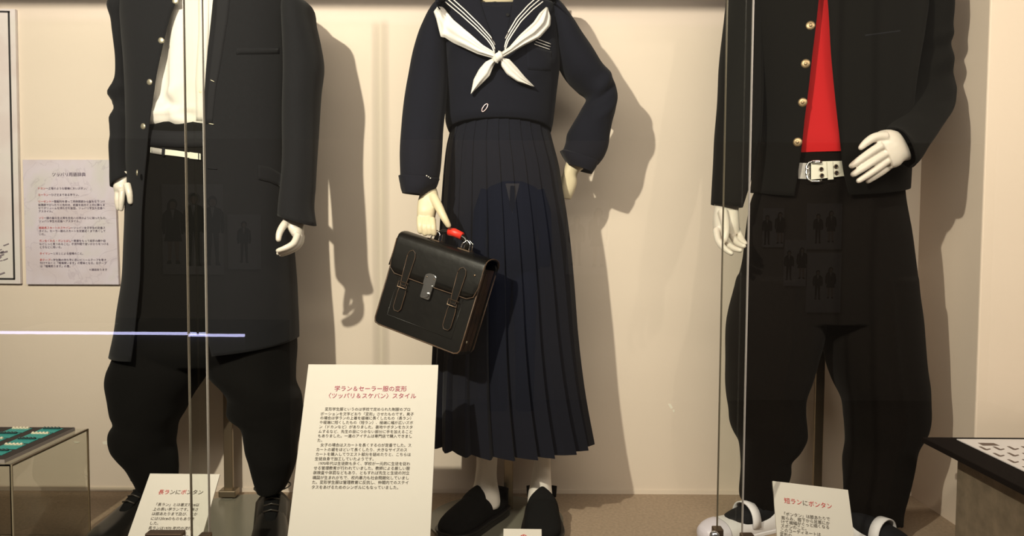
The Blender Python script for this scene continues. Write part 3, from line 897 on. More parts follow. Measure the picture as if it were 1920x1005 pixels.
# cuffs
cf = [(750.5, 329, 823.5, 335, 1.925, .061), (754, 352, 815, 352, 1.922, .058), (757, 362, 802, 366, 1.92, .052)]
cuffm = MB(); cuffm.add(*loft(cf, n=14, m=40, e=2.3, wr=.006, ws=30, seed=2))
cuff = cuffm.link('cuff', M_NAVY, blouse, sol=.004)
B2c = bvh_of((cuffm.V, cuffm.F))
for (a, b) in ((800, 329.5), (803.5, 331.5), (807, 334)):
    mb = MB(); mb.dome(on(B2, a, b, .006, 1.87), (0, -1, 0), .0016, .001, 8); mb.link('cuff_stud', M_WHITE, blouse)
cuffm = MB(); cuffm.add(*loft([(1051, 282, 1121, 304, 2.10, .056), (1057, 294, 1116, 315, 2.10, .055), (1066, 309, 1110, 325, 2.10, .05)], n=14, m=40, e=2.3, wr=.004, ws=30, seed=7))
cuffm.link('cuff', M_NAVY, blouse, sol=.005)
# waistband seam of the blouse, loop button, centre front insert
link('hem_band_seam', *drape(B2T, [(842, 190), (890, 188), (935, 183), (985, 182), (1038, 186)], [(842, 191.3), (890, 189.3), (935, 184.3), (985, 183.3), (1038, 187.3)], 30, 2, .0012, .001), M_COATF, blouse)
cc = on(B2T, 909, 202, .004); rg = []
for t in np.linspace(0, 2 * PI, 25):
    a, b = 5.2 * math.cos(t), 7.6 * math.sin(t); an = math.radians(22)
    rg.append(on(B2T, 909 + a * math.cos(an) - b * math.sin(an) * -1 * -1 + 0, 202 + a * math.sin(an) * -1 + b * math.cos(an), .004))
mb = MB(); mb.tube(rg, .0014, 6, cap=False); mb.link('pocket_ring', mat('pink_silver', (.72, .55, .58), .35, metal=.6), blouse)
link('breast_pocket', *drape(B2T, [(986, 84), (1034, 96)], [(988, 130), (1038, 134)], 10, 8, .003, .003), M_NAVY, blouse)
for k in range(3):
    o_ = 5.0 * k
    link('pocket_stripe', *drape(B2T, [(1004 - 2 * k + 2, 74 + o_ - 2), (1033 - k, 82 + o_)], [(1004 - 2 * k + 2, 75.2 + o_ - 2), (1033 - k, 83.3 + o_)], 8, 2, .0065, .001), M_STRIPE, blouse)
# chest insert
link('chest_insert', *drape(B2T, [(899, 7), (930, 10), (962, 7)], [(925, 92), (936, 100), (948, 92)], 14, 12, .003, .002), M_NAVY, blouse)
mb = MB(); mb.dome(on(B2T, 952, 28, .006), (0, -1, 0), .0045, .002, 12); mb.link('snap', M_COATF, blouse)
# sailor collar, two lapels meeting at the knot
cl_in = [(898, -14), (902, 8), (911, 36), (922, 66), (931, 100)]
cl_out = [(816, 0), (819, 12), (852, 52), (892, 84), (928, 106)]
offc = lambda u, v: .007 + .006 * math.sin(PI * v) * (1 - u)
V1, F1 = drape(B2T, cl_in, cl_out, 30, 16, offc, .003)
cr_in = [(966, -14), (961, 5), (957, 34), (951, 64), (942, 100)]
cr_out = [(1044, 4), (1040, 16), (1006, 58), (972, 84), (944, 106)]
V2, F2 = drape(B2T, cr_in, cr_out, 30, 16, offc, .003)
mb = MB(); mb.add(V1, F1); mb.add(V2, F2)
# back of the collar
bk = []
for i, yy in enumerate(np.linspace(-20, 26, 6)):
    for j, xx in enumerate(np.linspace(826, 1036, 16)):
        p = P(xx, yy, D2 + .10 + .02 * math.sin(PI * j / 15)); bk.append(p)
mb.add(bk, grid_faces(6, 16, False))
for (A_, B_) in ((cl_in, cl_out), (cr_in, cr_out)):      # over the shoulders
    G = np.zeros((8, 10, 3))
    for j in range(10):
        t = j / 9; x0 = A_[0][0] + (B_[0][0] - A_[0][0]) * t
        y0 = -14 + 14 * t
        for i in range(8):
            u = i / 7; q = P(x0, y0 - 22 * math.sin(PI * u), D2 - .07 - .02 * (1 - t) + u * .19); G[i, j] = q
    v_, f_ = sheet(G, .003); mb.add(v_, f_)
collar = mb.link('sailor_collar', M_NAVY, blouse)
BC = bvh_of((V1, F1), (V2, F2), TOR2)
L0 = [(834, 4), (862, 27), (890, 52), (912, 74), (921, 86), (926, 98)]
R0 = [(1019, 3), (1000, 18), (978, 40), (963, 62), (953, 78), (948, 94)]
for (S, sx) in ((L0, 1), (R0, -1)):
    for k in range(3):
        dx = 5.6 * k * sx
        A_ = [(x + dx * (1 - i * .12), y - 4.0 * k * (1 - i * .14)) for i, (x, y) in enumerate(S)]
        B_ = [(x + 1.7 * sx, y - 1.1) for x, y in A_]
        link('collar_stripe', *drape(BC, A_, B_, 26, 2, .0022, .001), M_STRIPE, collar, smooth=False)
# scarf
scl_t = [(821, 11), (830, 13), (850, 37), (880, 62), (905, 84), (928, 98)]
scl_b = [(813, 22), (818, 36), (826, 68), (860, 85), (895, 101), (928, 110)]
scr_t = [(1024, 13), (1012, 24), (1000, 42), (975, 65), (955, 88), (940, 98)]
scr_b = [(1027, 14), (1033, 32), (1032, 48), (1012, 71), (985, 84), (940, 110)]
f1 = lambda u, v: .016 + .010 * math.sin(PI * v) + .0022 * math.sin(16 * v + 3 * u) * (1 - .3 * u) + .012 * u
f2 = lambda u, v: .016 + .010 * math.sin(PI * v) + .004 * math.sin(15 * v + 2 * u) + .012 * u
SV1 = drape(B2, scl_t, scl_b, 34, 24, f1, .0015, fall=2.0, flat=6); SV2 = drape(B2, scr_t, scr_b, 34, 24, f2, .0015, fall=2.0, flat=6)
mb = MB(); mb.add(*SV1); mb.add(*SV2)
scarf = mb.link('scarf', M_SCARF, ROOT2, label='white knotted sailor scarf')
ft = lambda u, v: .028 - .014 * u + .007 * math.sin(PI * v) + .002 * math.sin(12 * v)
mb = MB()
mb.add(*drape(B2T, [(926, 108), (910, 116), (898, 130), (888, 149), (882.5, 176)], [(933, 112), (925, 124), (918, 142), (902, 158), (883.6, 176)], 26, 12, ft, .0015))
mb.add(*drape(B2T, [(938, 112), (940, 124), (950, 139), (970, 153), (1001, 163)], [(942, 108), (955, 111), (969, 126), (985, 145), (1002, 162)], 26, 12, ft, .0015))
mb.link('scarf_tails', M_SCARF, scarf)
kc = on(B2T, 934, 107, .036); mb = MB()
pts = [kc + np.array([math.cos(t) * .010, 0, math.sin(t) * .013]) for t in np.linspace(0, 2 * PI, 17)]
Vk = []; 
for i in range(17):
    ph = PI * i / 16
    for j in range(24):
        th = 2 * PI * j / 24; rr = 1 + .10 * math.sin(5 * th + 3 * ph)
        Vk.append(kc + np.array([.0125 * math.sin(ph) * math.cos(th) * rr, -.012 * math.sin(ph) * math.sin(th) * rr, .0125 * math.cos(ph) + .003 * math.cos(th)]))
mb.add(Vk, grid_faces(17, 24, True)); mb.link('scarf_knot', M_SCARF, scarf)
# neck
link('neck', *loft([(902, -70, 960, -70, 2.08, .045), (900, -30, 962, -30, 2.08, .05), (890, 0, 972, 0, 2.06, .072), (878, 16, 987, 16, 2.06, .078)], n=14, m=36, cap=True), M_SKINW, ROOT2)
# skirt: knife pleats
wx = [848, 862, 878, 896, 917, 937, 955, 975, 993, 1011, 1030]
hx = [813, 826, 847, 884, 925, 965, 1004, 1032, 1070, 1092, 1107]
sil = [(222, 850, 1028), (245, 846, 1030), (270, 840, 1036), (310, 835, 1046), (350, 832, 1052), (400, 829, 1060), (460, 826, 1067), (534, 823, 1073), (626, 818, 1079), (740, 814, 1092), (826, 813, 1107)]
rds = [.105, .108, .118, .128, .132, .136, .14, .145, .15, .158, .165]
SR = smooth_interp(rows(sil, D2, rds), 60)
Vs = []; ncol = None
for i, r in enumerate(SR):
    s = i / 59; y = r[1]; t = min(1, max(0, (y - 245) / 585.0))
    a = P(r[0], y, D2); b = P(r[2], y, D2); c = (a + b) / 2; h = (b - a)[0] / 2; rd = r[5]
    amp = .0015 + .0100 * t**1.2
    # normalised edge positions, at front depth
    ed = []
    for k in range(11):
        kw = (wx[k] - 939) / 91.0; kh = (hx[k] - 960) / 147.0
        ed.append(max(-.995, min(.995, kw + (kh - kw) * t)))
    ths = [math.acos(k) for k in ed]                 # left = near pi
    ths = [min(PI, max(0, x)) for x in ths]
    row = []
    # back half: from theta=0 going to -pi, 12 pleats
    seq = [('f', ths[k], ths[k + 1]) for k in range(10)]
    th_r = ths[-1]; th_l = ths[0]
    back = np.linspace(th_r, th_l - 2 * PI, 13)
    seq += [('b', back[k], back[k + 1]) for k in range(12)]
    for (_, t0, t1) in seq:
        for q in (0, .03, .5, .97, 1.0):
            th = t0 + (t1 - t0) * q
            d = amp * (-1 + 2 * min(1, q * 1.0)) if q > 0 else -amp * 1.6
            if q == 1.0: d = amp * .4
            row.append((c[0] + math.cos(th) * (h + d), D2 - math.sin(th) * (rd + d), c[2] - (.004 * q * t if _ == 'f' else 0)))
    ncol = len(row); Vs += row
Fs = grid_faces(60, ncol, True)
skirt = link('pleated_skirt', Vs, Fs, M_SKIRT, ROOT2, smooth=False, sol=.0015, label='long navy knife-pleated skirt')
BK = bvh_of((Vs, Fs))
# legs in white socks
legs = []
for nm, L in (('leg', [(780, 895, 936), (830, 893, 934), (880, 893, 931), (905, 889, 933), (925, 882, 936), (945, 880, 938)]), ('leg', [(780, 996, 1036), (830, 1000, 1034), (870, 1001, 1033), (905, 995, 1034), (930, 990, 1036), (950, 988, 1038)])):
    lg = link('sock_leg', *loft(rows(L, 2.08, [.035, .033, .032, .036, .045, .05]), n=30, m=32, cap=True, wr=.003, ws=40, seed=L[0][1]), M_SOCK, ROOT2, label='leg in a pale sock')
stand(ROOT2, P(931, 900, 2.16)[0], 2.16, .75, disc=.185, disc_y=2.085)
ROOT2.o.children[-1].location.x += P(953, 960, 2.08)[0] - P(931, 900, 2.16)[0]
platform(ROOT2, (P(911, 940, 2.08)[0], 2.075), math.radians(-122))
platform(ROOT2, (P(1016, 940, 2.08)[0], 2.075), math.radians(-91))
# hands
hand('hand', ROOT2, [(796, 345, 818, 352, 1.93, .020), (789, 360, 821, 362, 1.915, .022), (784, 376, 823, 380, 1.905, .022), (782, 395, 818, 398, 1.895, .020), (782, 410, 815, 414, 1.895, .016)],
     [[(787, 408, 1.885, 8), (787, 421, 1.868, 7.6), (788, 434, 1.87, 7)], [(795, 410, 1.882, 8), (795, 424, 1.862, 7.6), (797, 438, 1.866, 7)],
      [(803, 411, 1.88, 8), (803, 424, 1.86, 7.6), (805, 437, 1.864, 7)], [(811, 411, 1.88, 8.2), (812, 425, 1.856, 8), (814, 438, 1.862, 7.2)],
      [(812, 368, 1.895, 12), (822, 386, 1.875, 11), (829, 401, 1.862, 9.8), (836, 414, 1.858, 8.5), (841, 423, 1.86, 6.8)]], m=M_SKINW, vox=.0019, sm=2, label='ivory hand gripping the briefcase handle')
hand('hand', ROOT2, [(1062, 303, 1095, 316, 2.10, .022), (1056, 322, 1083, 326, 2.105, .024), (1052, 342, 1082, 344, 2.11, .022), (1050, 360, 1076, 362, 2.115, .018), (1052, 372, 1070, 374, 2.12, .012)],
     [[(1062, 362, 2.12, 8.5), (1050, 374, 2.13, 8), (1040, 376, 2.15, 7)], [(1058, 356, 2.115, 8.5), (1044, 366, 2.13, 8), (1034, 368, 2.15, 7)], [(1056, 346, 2.11, 8.5), (1042, 354, 2.12, 8), (1032, 356, 2.14, 7)],
      [(1056, 336, 2.11, 8), (1044, 342, 2.12, 7.5), (1036, 344, 2.14, 6.5)], [(1072, 330, 2.12, 9), (1066, 345, 2.16, 8), (1056, 352, 2.18, 7)]], m=M_SKINW, label='hand resting on the hip')

# ================================================================== 3  SHORT JACKET MANNEQUIN (right)
D3 = 2.05
ROOT3 = Root('mannequin', 'right mannequin in a short black jacket, red shirt and ballooning black trousers', 'mannequin', (float(P(1550, 940, D3)[0]), D3, 0))
cr = [(-95, 1482, 1620, 1541, 1549), (-55, 1408, 1706, 1539, 1549), (0, 1396, 1726, 1537, 1549), (60, 1402, 1720, 1531.5, 1553), (125, 1412, 1708, 1524.5, 1557), (185, 1418, 1700, 1518.5, 1563), (240, 1421, 1697, 1512, 1569.5), (280, 1419, 1697, 1507.5, 1575), (325, 1415, 1694, 1500, 1582), (361, 1411, 1692, 1494, 1592)]
st = rows(cr, D3, [.07, .115, .135, .14, .142, .14, .138, .137, .138, .14])
st[-1] = (1411, 360, 1692, 348, D3, .14, 1494, 1592)
CO3 = loft(st, n=70, m=120, e=2.5, opening=True, wr=.006, ws=7, seed=13, wz=.4, zf=lambda s, t: -.022 * max(0, math.sin(t)) * max(0, s - .8) / .2)
s3l = [(1383, -60, 1415, -70, 2.06, .05), (1370, -25, 1420, -30, 2.06, .08), (1366, 5, 1422, 5, 2.06, .085), (1359, 55, 1424, 55, 2.05, .083), (1351, 120, 1426, 120, 2.04, .078), (1347, 200, 1426, 200, 2.02, .07), (1342, 270, 1420, 275, 2.0, .062), (1339, 325, 1406, 330, 1.985, .055), (1336, 383, 1389, 389, 1.97, .048)]
S3L = loft(s3l, n=60, m=44, e=2.15, wr=.004, ws=10, seed=21, wz=.5)
s3r = [(1700, -60, 1735, -65, 2.07, .05), (1716, -25, 1768, -30, 2.07, .08), (1718, 5, 1771, 0, 2.07, .085), (1712, 55, 1769, 60, 2.08, .082), (1702, 105, 1772, 112, 2.09, .078), (1692, 150, 1781, 150, 2.09, .072), (1684, 185, 1784, 180, 2.06, .068), (1674, 212, 1777, 212, 2.0, .062), (1669, 228, 1758, 240, 1.95, .058),
       (1668, 237, 1742, 268, 1.91, .055), (1671, 240, 1724, 298, 1.88, .05), (1680, 241, 1709, 313, 1.862, .045)]
S3R = loft(s3r, n=80, m=48, e=2.15, wr=.005, ws=13, seed=23, wz=.8, folds=[(.42, .03, .008, 1.6, .8, .03), (.48, .03, -.01, 1.6, .9, .04), (.56, .035, .010, 1.6, .8, .05), (.63, .03, -.008, 1.4, .8, .04), (.72, .03, .005, 1.4, .8, .05)])
mb = MB(); mb.add(*CO3); mb.add(*S3L); mb.add(*S3R)
jk = mb.link('short_jacket', M_COATR, ROOT3, sol=.003)
B3 = bvh_of(CO3, S3L, S3R)
# cuff with a loose tab
link('cuff_tab', *sheet(np.array([[P(1706, 292, 1.87), P(1718, 306, 1.87)], [P(1703, 314, 1.87), P(1706, 314, 1.87)]]), .003), M_COATR, jk, smooth=False)
link('breast_pocket', *drape(B3, [(1622, 65), (1660, 60), (1700, 55)], [(1622, 68), (1660, 63), (1700, 58)], 14, 2, .002, .002), M_COATF, jk)
link('armhole_seam', *drape(B3, [(1725, 0), (1713, 60), (1702, 120), (1697, 160)], [(1726.5, 0), (1714.5, 60), (1703.5, 120), (1698.5, 160)], 20, 2, .0008, .001), M_COATF, jk)
link('dart_seam', *drape(B3, [(1430, 150), (1430, 250), (1424, 355)], [(1431.3, 150), (1431.3, 250), (1425.3, 355)], 20, 2, .0006, .001), M_COATF, jk)
for (a, b, c_, d_) in ((1559, 38, 1578, 33), (1565, 109, 1584, 105), (1574, 182, 1594, 180), (1592, 256, 1612, 253)):
    link('buttonhole', *drape(B3, [(a, b), (c_, d_)], [(a, b + 2), (c_, d_ + 2)], 6, 2, .0012, .001), M_COATF, jk)
for (a, b) in ((1519.5, 48), (1510.5, 119.5), (1505, 192), (1495.5, 266.5)):
    nn = nrm_on(B3, a, b); c = on(B3, a, b, .001)
    mb = MB(); mb.dome(c, nn, .0112, .005, 24); bt = mb.link('button', M_GOLD, jk)
    mb = MB(); mb.dome(c + nn * .005, nn, .0042, .0025, 14); mb.link('button_boss', M_GOLD, jk)
# red shirt with a centre fold
sr3 = [(-95, 1495, 1605), (-55, 1430, 1690), (0, 1425, 1695), (60, 1430, 1688), (125, 1436, 1684), (185, 1440, 1682), (240, 1441, 1681), (283, 1440, 1680), (292, 1442, 1678)]
def fold(s, t):
    d = t - (PI / 2 + .07)
    return .012 * math.exp(-abs(d) / .10) if d > 0 else .012 * math.exp(-abs(d) / .35)
SH3 = loft(rows(sr3, D3, [.05, .095, .112, .118, .12, .12, .12, .12, .118]), n=40, m=160, e=2.3, disp=fold)
link('shirt', *SH3, M_RED, ROOT3, label='red shirt showing in the jacket opening')
hip = rows([(278, 1441, 1678), (300, 1436, 1682), (340, 1426, 1686), (375, 1412, 1690), (432, 1402, 1700), (491, 1395, 1708), (555, 1378, 1716), (600, 1370, 1720)], D3, [.112, .116, .12, .122, .128, .13, .13, .12])
ll = rows([(520, 1386, 1536), (570, 1374, 1541), (628, 1365, 1540), (670, 1363, 1530), (706, 1363, 1518), (743, 1366, 1504), (770, 1370, 1503), (798, 1373, 1506), (816, 1381, 1507), (827, 1388, 1503), (840, 1391, 1496), (857, 1392.5, 1481), (882, 1392.5, 1479), (901, 1390, 1474), (926, 1387, 1463), (942, 1389, 1456)], [2.05] * 14 + [2.05, 2.05],
          [.12, .122, .122, .12, .118, .112, .11, .11, .105, .10, .095, .085, .078, .07, .058, .045])
ll[-1] = (1389, 937, 1450, 958, 2.05, .042)
rl = rows([(520, 1542, 1712), (570, 1546, 1717), (628, 1549, 1722), (679, 1556, 1729), (720, 1569, 1733), (752, 1583, 1733), (784, 1587, 1731.7), (804, 1590, 1728), (833, 1592, 1712), (870, 1585, 1706), (906, 1585, 1699), (931, 1587, 1694.6), (967, 1591, 1690), (985, 1598, 1690)], [2.05] * 9 + [2.04, 2.02, 2.0, 1.98, 1.96],
          [.12, .122, .122, .12, .118, .112, .11, .105, .095, .085, .076, .066, .052, .042])
rl[-1] = (1596, 975, 1692, 986, 1.96, .040)
mb = MB()
crease = lambda s, t: .006 * math.exp(-((t - PI / 2) / .05)**2)
mb.add(*loft(hip, n=50, m=90, e=2.3, cap=True))
mb.add(*loft(ll, n=80, m=80, e=2.15, cap=True, wr=.006, ws=10, seed=32, wz=.8, disp=crease))
mb.add(*loft(rl, n=80, m=80, e=2.15, cap=True, wr=.006, ws=10, seed=38, wz=.8, disp=crease))
tr3 = mb.link('trousers', M_TROUR, ROOT3, remesh=.006, smoothit=1)
BT3 = bvh_of((mb.V, mb.F))
# belt
belt = link('belt', *drape(BT3, [(1521, 303), (1582, 301.5)], [(1521, 337), (1583, 330)], 10, 4, .010, .003), M_BELT, ROOT3, smooth=False, label='white leather belt with paired eyelets')
link('belt_strap', *drape(BT3, [(1497, 305), (1518, 306)], [(1497, 335), (1518, 336)], 6, 3, .006, .003), M_BELTD, belt, smooth=False, label='grey strap end')  # grey piece of strap left of the buckle
link('belt_keeper', *drape(BT3, [(1551, 303), (1561, 302.5)], [(1553, 337), (1563, 336)], 4, 4, .015, .003), M_BELT, belt, smooth=False)
for (a, b) in ((1540, 317), (1541, 329), (1567.5, 312), (1568.5, 324)):
    c = on(BT3, a, b, .0135); ring = [c + np.array([math.cos(t) * .0042, 0, math.sin(t) * .0042]) for t in np.linspace(0, 2 * PI, 15)]
    mb = MB(); mb.tube(ring, .0013, 6, cap=False); mb.link('eyelet', M_BRONZE, belt)
    mb = MB(); mb.dome(c + np.array([0, .001, 0]), (0, -1, 0), .0035, .0006, 10, 2); mb.link('eyelet_hole', M_COATF, belt)
def ringpx(pts, off, r, nm, m, par):
    mb = MB(); Q = [on(BT3, a, b, off) for a, b in pts]; mb.tube(Q, r, 8, cap=True); mb.link(nm, m, par)
ringpx([(1541, 303), (1534, 301.5), (1524, 302), (1516, 305), (1512, 312), (1512, 326), (1514, 335), (1521, 340), (1533, 340), (1541, 338.5)], .013, .0026, 'buckle_frame', M_CHROME, belt)
ringpx([(1522, 304), (1535, 304), (1540, 306)], .016, .003, 'buckle_bar', M_CHROME, belt)
ringpx([(1510, 316.5), (1518, 316.5)], .0165, .0016, 'buckle_prong', M_CHROME, belt)
ringpx([(1510, 327), (1518, 327)], .0165, .0016, 'buckle_prong', M_CHROME, belt)
# hands
hand('hand', ROOT3, [(1340, 374, 1385, 378, 1.975, .022), (1339, 392, 1384, 396, 1.965, .026), (1337, 412, 1385, 412, 1.955, .026), (1338, 430, 1386, 428, 1.95, .024), (1341, 440, 1386, 438, 1.945, .016)],
     [[(1343, 430, 1.94, 9.5), (1346, 452, 1.915, 9), (1356, 465, 1.885, 8), (1371, 475, 1.87, 6.5)],
      [(1354, 434, 1.945, 9), (1361, 455, 1.92, 8.5), (1374, 466, 1.89, 7.8), (1388, 469.5, 1.875, 6.5)],
      [(1368, 432, 1.95, 9), (1376, 450, 1.93, 8.3), (1386, 459, 1.90, 7.5), (1395, 461.5, 1.885, 6.3)],
      [(1381, 428, 1.955, 8.5), (1388, 443, 1.94, 7.5), (1393, 452, 1.915, 7), (1397, 456, 1.90, 6)],
      [(1355, 396, 1.94, 13), (1360, 418, 1.915, 11.5), (1361, 436, 1.90, 9.5), (1359, 450, 1.895, 7.5)]])
hand('hand', ROOT3, [(1680, 246, 1706, 300, 1.865, .022), (1664, 243, 1693, 303, 1.855, .026), (1646, 247, 1684, 312, 1.85, .026), (1640, 256, 1672, 316, 1.845, .022)],
     [[(1662, 256, 1.835, 12), (1640, 256, 1.83, 11), (1624, 267, 1.825, 9.5), (1614, 277, 1.825, 7)],
      [(1652, 273, 1.83, 10.5), (1634, 284, 1.825, 10), (1613, 299, 1.82, 9.2), (1597, 311, 1.82, 7.5)],
      [(1658, 289, 1.835, 10), (1638, 302, 1.825, 9.5), (1617, 316, 1.82, 9), (1600, 327, 1.82, 7.5)],
      [(1663, 302, 1.84, 9.5), (1646, 315, 1.832, 9), (1627, 328, 1.828, 8.3), (1610, 339, 1.828, 7)],
      [(1670, 310, 1.855, 8.5), (1655, 322, 1.85, 8), (1640, 332, 1.848, 7.2), (1627, 340.5, 1.848, 5.8)]])
link('neck', *loft([(1515, -130, 1583, -130, 2.06, .05), (1510, -90, 1590, -90, 2.06, .055), (1500, -60, 1600, -60, 2.06, .06)], n=10, m=32, cap=True), M_SKIN, ROOT3)
pz = P(1541, 700, 2.19)
stand(ROOT3, P(1537, 700, 2.19)[0], 2.19, .62, disc=.17, disc_y=2.1)
indoor_shoe(ROOT3, (.662, 2.03), math.radians(-157), 'white indoor shoe with an elastic band and lilac toe, pointing left')
indoor_shoe(ROOT3, (.910, 1.935), math.radians(-56), 'white indoor shoe with an elastic band, pointing right')

# ================================================================== BRIEFCASE
def unit(v): return v / np.linalg.norm(v)
TL = P(738, 433, 1.895); TR = P(895, 484, 1.80); BL = P(713, 607, 1.88); BR = P(878, 672, 1.785)
ux = unit((TR - TL) + (BR - BL)); uz = (TL - BL) + (TR - BR); uz = unit(uz - ux * np.dot(uz, ux)); uy = np.cross(uz, ux)
BW = (np.linalg.norm(TR - TL) + np.linalg.norm(BR - BL)) / 2; BH = (np.linalg.norm(TL - BL) + np.linalg.norm(TR - BR)) / 2
BO = (TL + TR + BL + BR) / 4 - ux * BW / 2 - uz * BH / 2
BTk = .072
if np.dot(uy, [0, 1, 0]) < 0: uy = -uy
def L(x, y, z): return BO + ux * x + uy * y + uz * z
def LV(V): return [L(*v) for v in V]
bagroot = Root('briefcase', 'worn black leather school briefcase with red taped handle held by the middle mannequin', 'bag', tuple(L(BW / 2, BTk / 2, 0)))
def lbox(nm, c, d, m, par, bev=.001, **k):
    mb = MB()
    V = []
    for x in (-1, 1):
        for y in (-1, 1):
            for z in (-1, 1): V.append(L(c[0] + x * d[0] / 2, c[1] + y * d[1] / 2, c[2] + z * d[2] / 2))
    mb.add(V, [(0, 1, 3, 2), (4, 6, 7, 5), (0, 4, 5, 1), (2, 3, 7, 6), (0, 2, 6, 4), (1, 5, 7, 3)])
    return mb.link(nm, m, par, smooth=False, bevel=bev, **k)
def lplate(nm, outline, y0, th, m, par, bev=.0, **k):
    n = len(outline)
    V = [L(x, y0, z) for x, z in outline] + [L(x, y0 + th, z) for x, z in outline]
    Fc = [tuple(range(n)), tuple(range(2 * n - 1, n - 1, -1))] + [(i, (i + 1) % n, n + (i + 1) % n, n + i) for i in range(n)]
    return link(nm, V, Fc, m, par, smooth=False, bevel=bev, **k)
def ltube(nm, pts, r, m, par, seg=8, **k):
    mb = MB(); mb.tube([L(*p) for p in pts], r, seg, **k); return mb.link(nm, m, par)
def rounded(x0, z0, x1, z1, r, seg=5, corners=(1, 1, 1, 1)):
    out = []
    for (cx_, cz_, a0, f) in ((x1 - r, z1 - r, 0, corners[0]), (x0 + r, z1 - r, 90, corners[1]), (x0 + r, z0 + r, 180, corners[2]), (x1 - r, z0 + r, 270, corners[3])):
        if f:
            for k in range(seg + 1):
                a = math.radians(a0 + 90 * k / seg); out.append((cx_ + r * math.cos(a), cz_ + r * math.sin(a)))
        else:
            a = math.radians(a0 + 45); out.append((cx_ + r * (1 if math.cos(a) > 0 else -1), cz_ + r * (1 if math.sin(a) > 0 else -1)))
    return out
body = lplate('front_panel', rounded(0, 0, BW, BH * .93, .012, corners=(0, 0, 1, 1)), 0, .006, M_BAG, bagroot, .0015)
lplate('back_panel', rounded(0, 0, BW, BH * .97, .012), BTk - .006, .006, M_BAG, bagroot, .0015)
# gusset: three bellows at each side
for sx in (0, 1):
    xs = .004 if sx == 0 else BW - .004; dd = 1 if sx == 0 else -1
    V = []
    ys = np.linspace(.006, BTk - .006, 13)
    for z in np.linspace(.002, BH * .90, 8):
        for i, yy in enumerate(ys):
            V.append(L(xs + dd * (.0 if i % 4 == 0 else (.010 if i % 4 == 2 else .005)), yy, z))
    link('side_gusset', V, grid_faces(8, 13, False), M_BAGB, bagroot, smooth=False, sol=.002)
lbox('bottom_panel', (BW / 2, BTk / 2, .003), (BW - .004, BTk - .004, .006), M_BAG, bagroot)
# inner divider edges seen at the side
for yy in (.024, .045):
    lplate('divider', rounded(.006, .004, BW - .003, BH * .90, .01), yy, .003, M_BAGB, bagroot)
# flap: wraps from the back over the top and down the front
prof = [(BTk + .001, BH * .62), (BTk + .002, BH * .90)]
for k in range(9):
    a = PI * k / 8; prof.append((BTk / 2 + (BTk / 2 + .002) * math.cos(a), BH * .93 + .020 * math.sin(a)**.7))
prof += [(-.003, BH * .88), (-.004, BH * .75), (-.0045, BH * .64), (-.0035, BH * .575)]
V = []
xcols = [0, .004, .012] + list(np.linspace(.03, BW - .03, 14)) + [BW - .012, BW - .004, BW]
for (yy, zz) in prof:
    for x in xcols:
        e_ = min(x, BW - x); dz = 0
        if zz < BH * .60 and yy < 0: dz = .022 * (1 - min(1, e_ / .022))**2
        V.append(L(x * 1.012 - .002, yy, zz + dz))
flap = link('flap', V, grid_faces(len(prof), len(xcols), False), M_BAG, bagroot, sol=.0035)
# brown piping along the edges
zb = BH * .575
ltube('piping', [(BW + .001, -.006, BH * .93), (BW + .001, -.006, BH * .75), (BW + .001, -.006, zb + .03), (BW - .004, -.006, zb + .008), (BW - .02, -.006, zb - .001), (BW * .5, -.006, zb - .002), (.02, -.006, zb - .001), (.004, -.006, zb + .01), (0, -.006, zb + .03), (-.001, -.006, BH * .93)], .0012, M_PIPE, flap, 6)
ltube('piping', [(BW + .001, -.006 + 0, BH * .93)] + [(BW + .001, BTk / 2 - (BTk / 2 + .004) * math.cos(PI * k / 8), BH * .93 + .022 * math.sin(PI * k / 8)**.7) for k in range(9)], .0012, M_PIPE, flap, 6)
for yy in (.0, BTk):
    ltube('piping', [(BW, yy, BH * .86), (BW, yy, .012), (BW - .004, yy, .004), (BW - .014, yy, 0), (.014, yy, 0), (.003, yy, .004), (0, yy, .014), (0, yy, BH * .86)], .0018, M_PIPE if yy == 0 else M_PIPE, bagroot, 6)
ltube('front_welt', [(.03, .0002, BH * .55), (.03, .0002, .03), (BW - .03, .0002, .03), (BW - .03, .0002, BH * .55)], .0012, M_BAG, body, 6)
# straps
for xs in (BW * .22, BW * .80):
    so = [(xs - .011, zb + .052), (xs - .008, zb + .062), (xs, zb + .067), (xs + .008, zb + .062), (xs + .011, zb + .052), (xs + .009, zb), (xs + .007, zb - .022), (xs - .007, zb - .022), (xs - .009, zb)]
    s1 = lplate('strap', so[::-1], -.0085, .003, M_BAG, bagroot, .0008, label='leather strap tab on the front')
    ltube('strap_piping', [(x, -.0092, z) for x, z in so] + [(so[0][0], -.0092, so[0][1])], .0009, M_PIPE, s1, 5)
    s2 = [(xs - .008, zb - .02), (xs + .008, zb - .02), (xs + .011, zb - .04), (xs + .011, zb - .078), (xs + .006, zb - .086), (xs - .006, zb - .086), (xs - .011, zb - .078), (xs - .011, zb - .04)]
    lplate('strap_end', s2, -.004, .004, M_BAG, s1, .0008)
    ltube('strap_piping', [(x, -.005, z) for x, z in s2] + [(s2[0][0], -.005, s2[0][1])], .0009, M_PIPE, s1, 5)
    ltube('strap_buckle', [(xs - .013, -.010, zb - .014), (xs + .013, -.010, zb - .014), (xs + .013, -.010, zb - .028), (xs - .013, -.010, zb - .028), (xs - .013, -.010, zb - .014)], .0014, M_BRONZE, s1, 6)
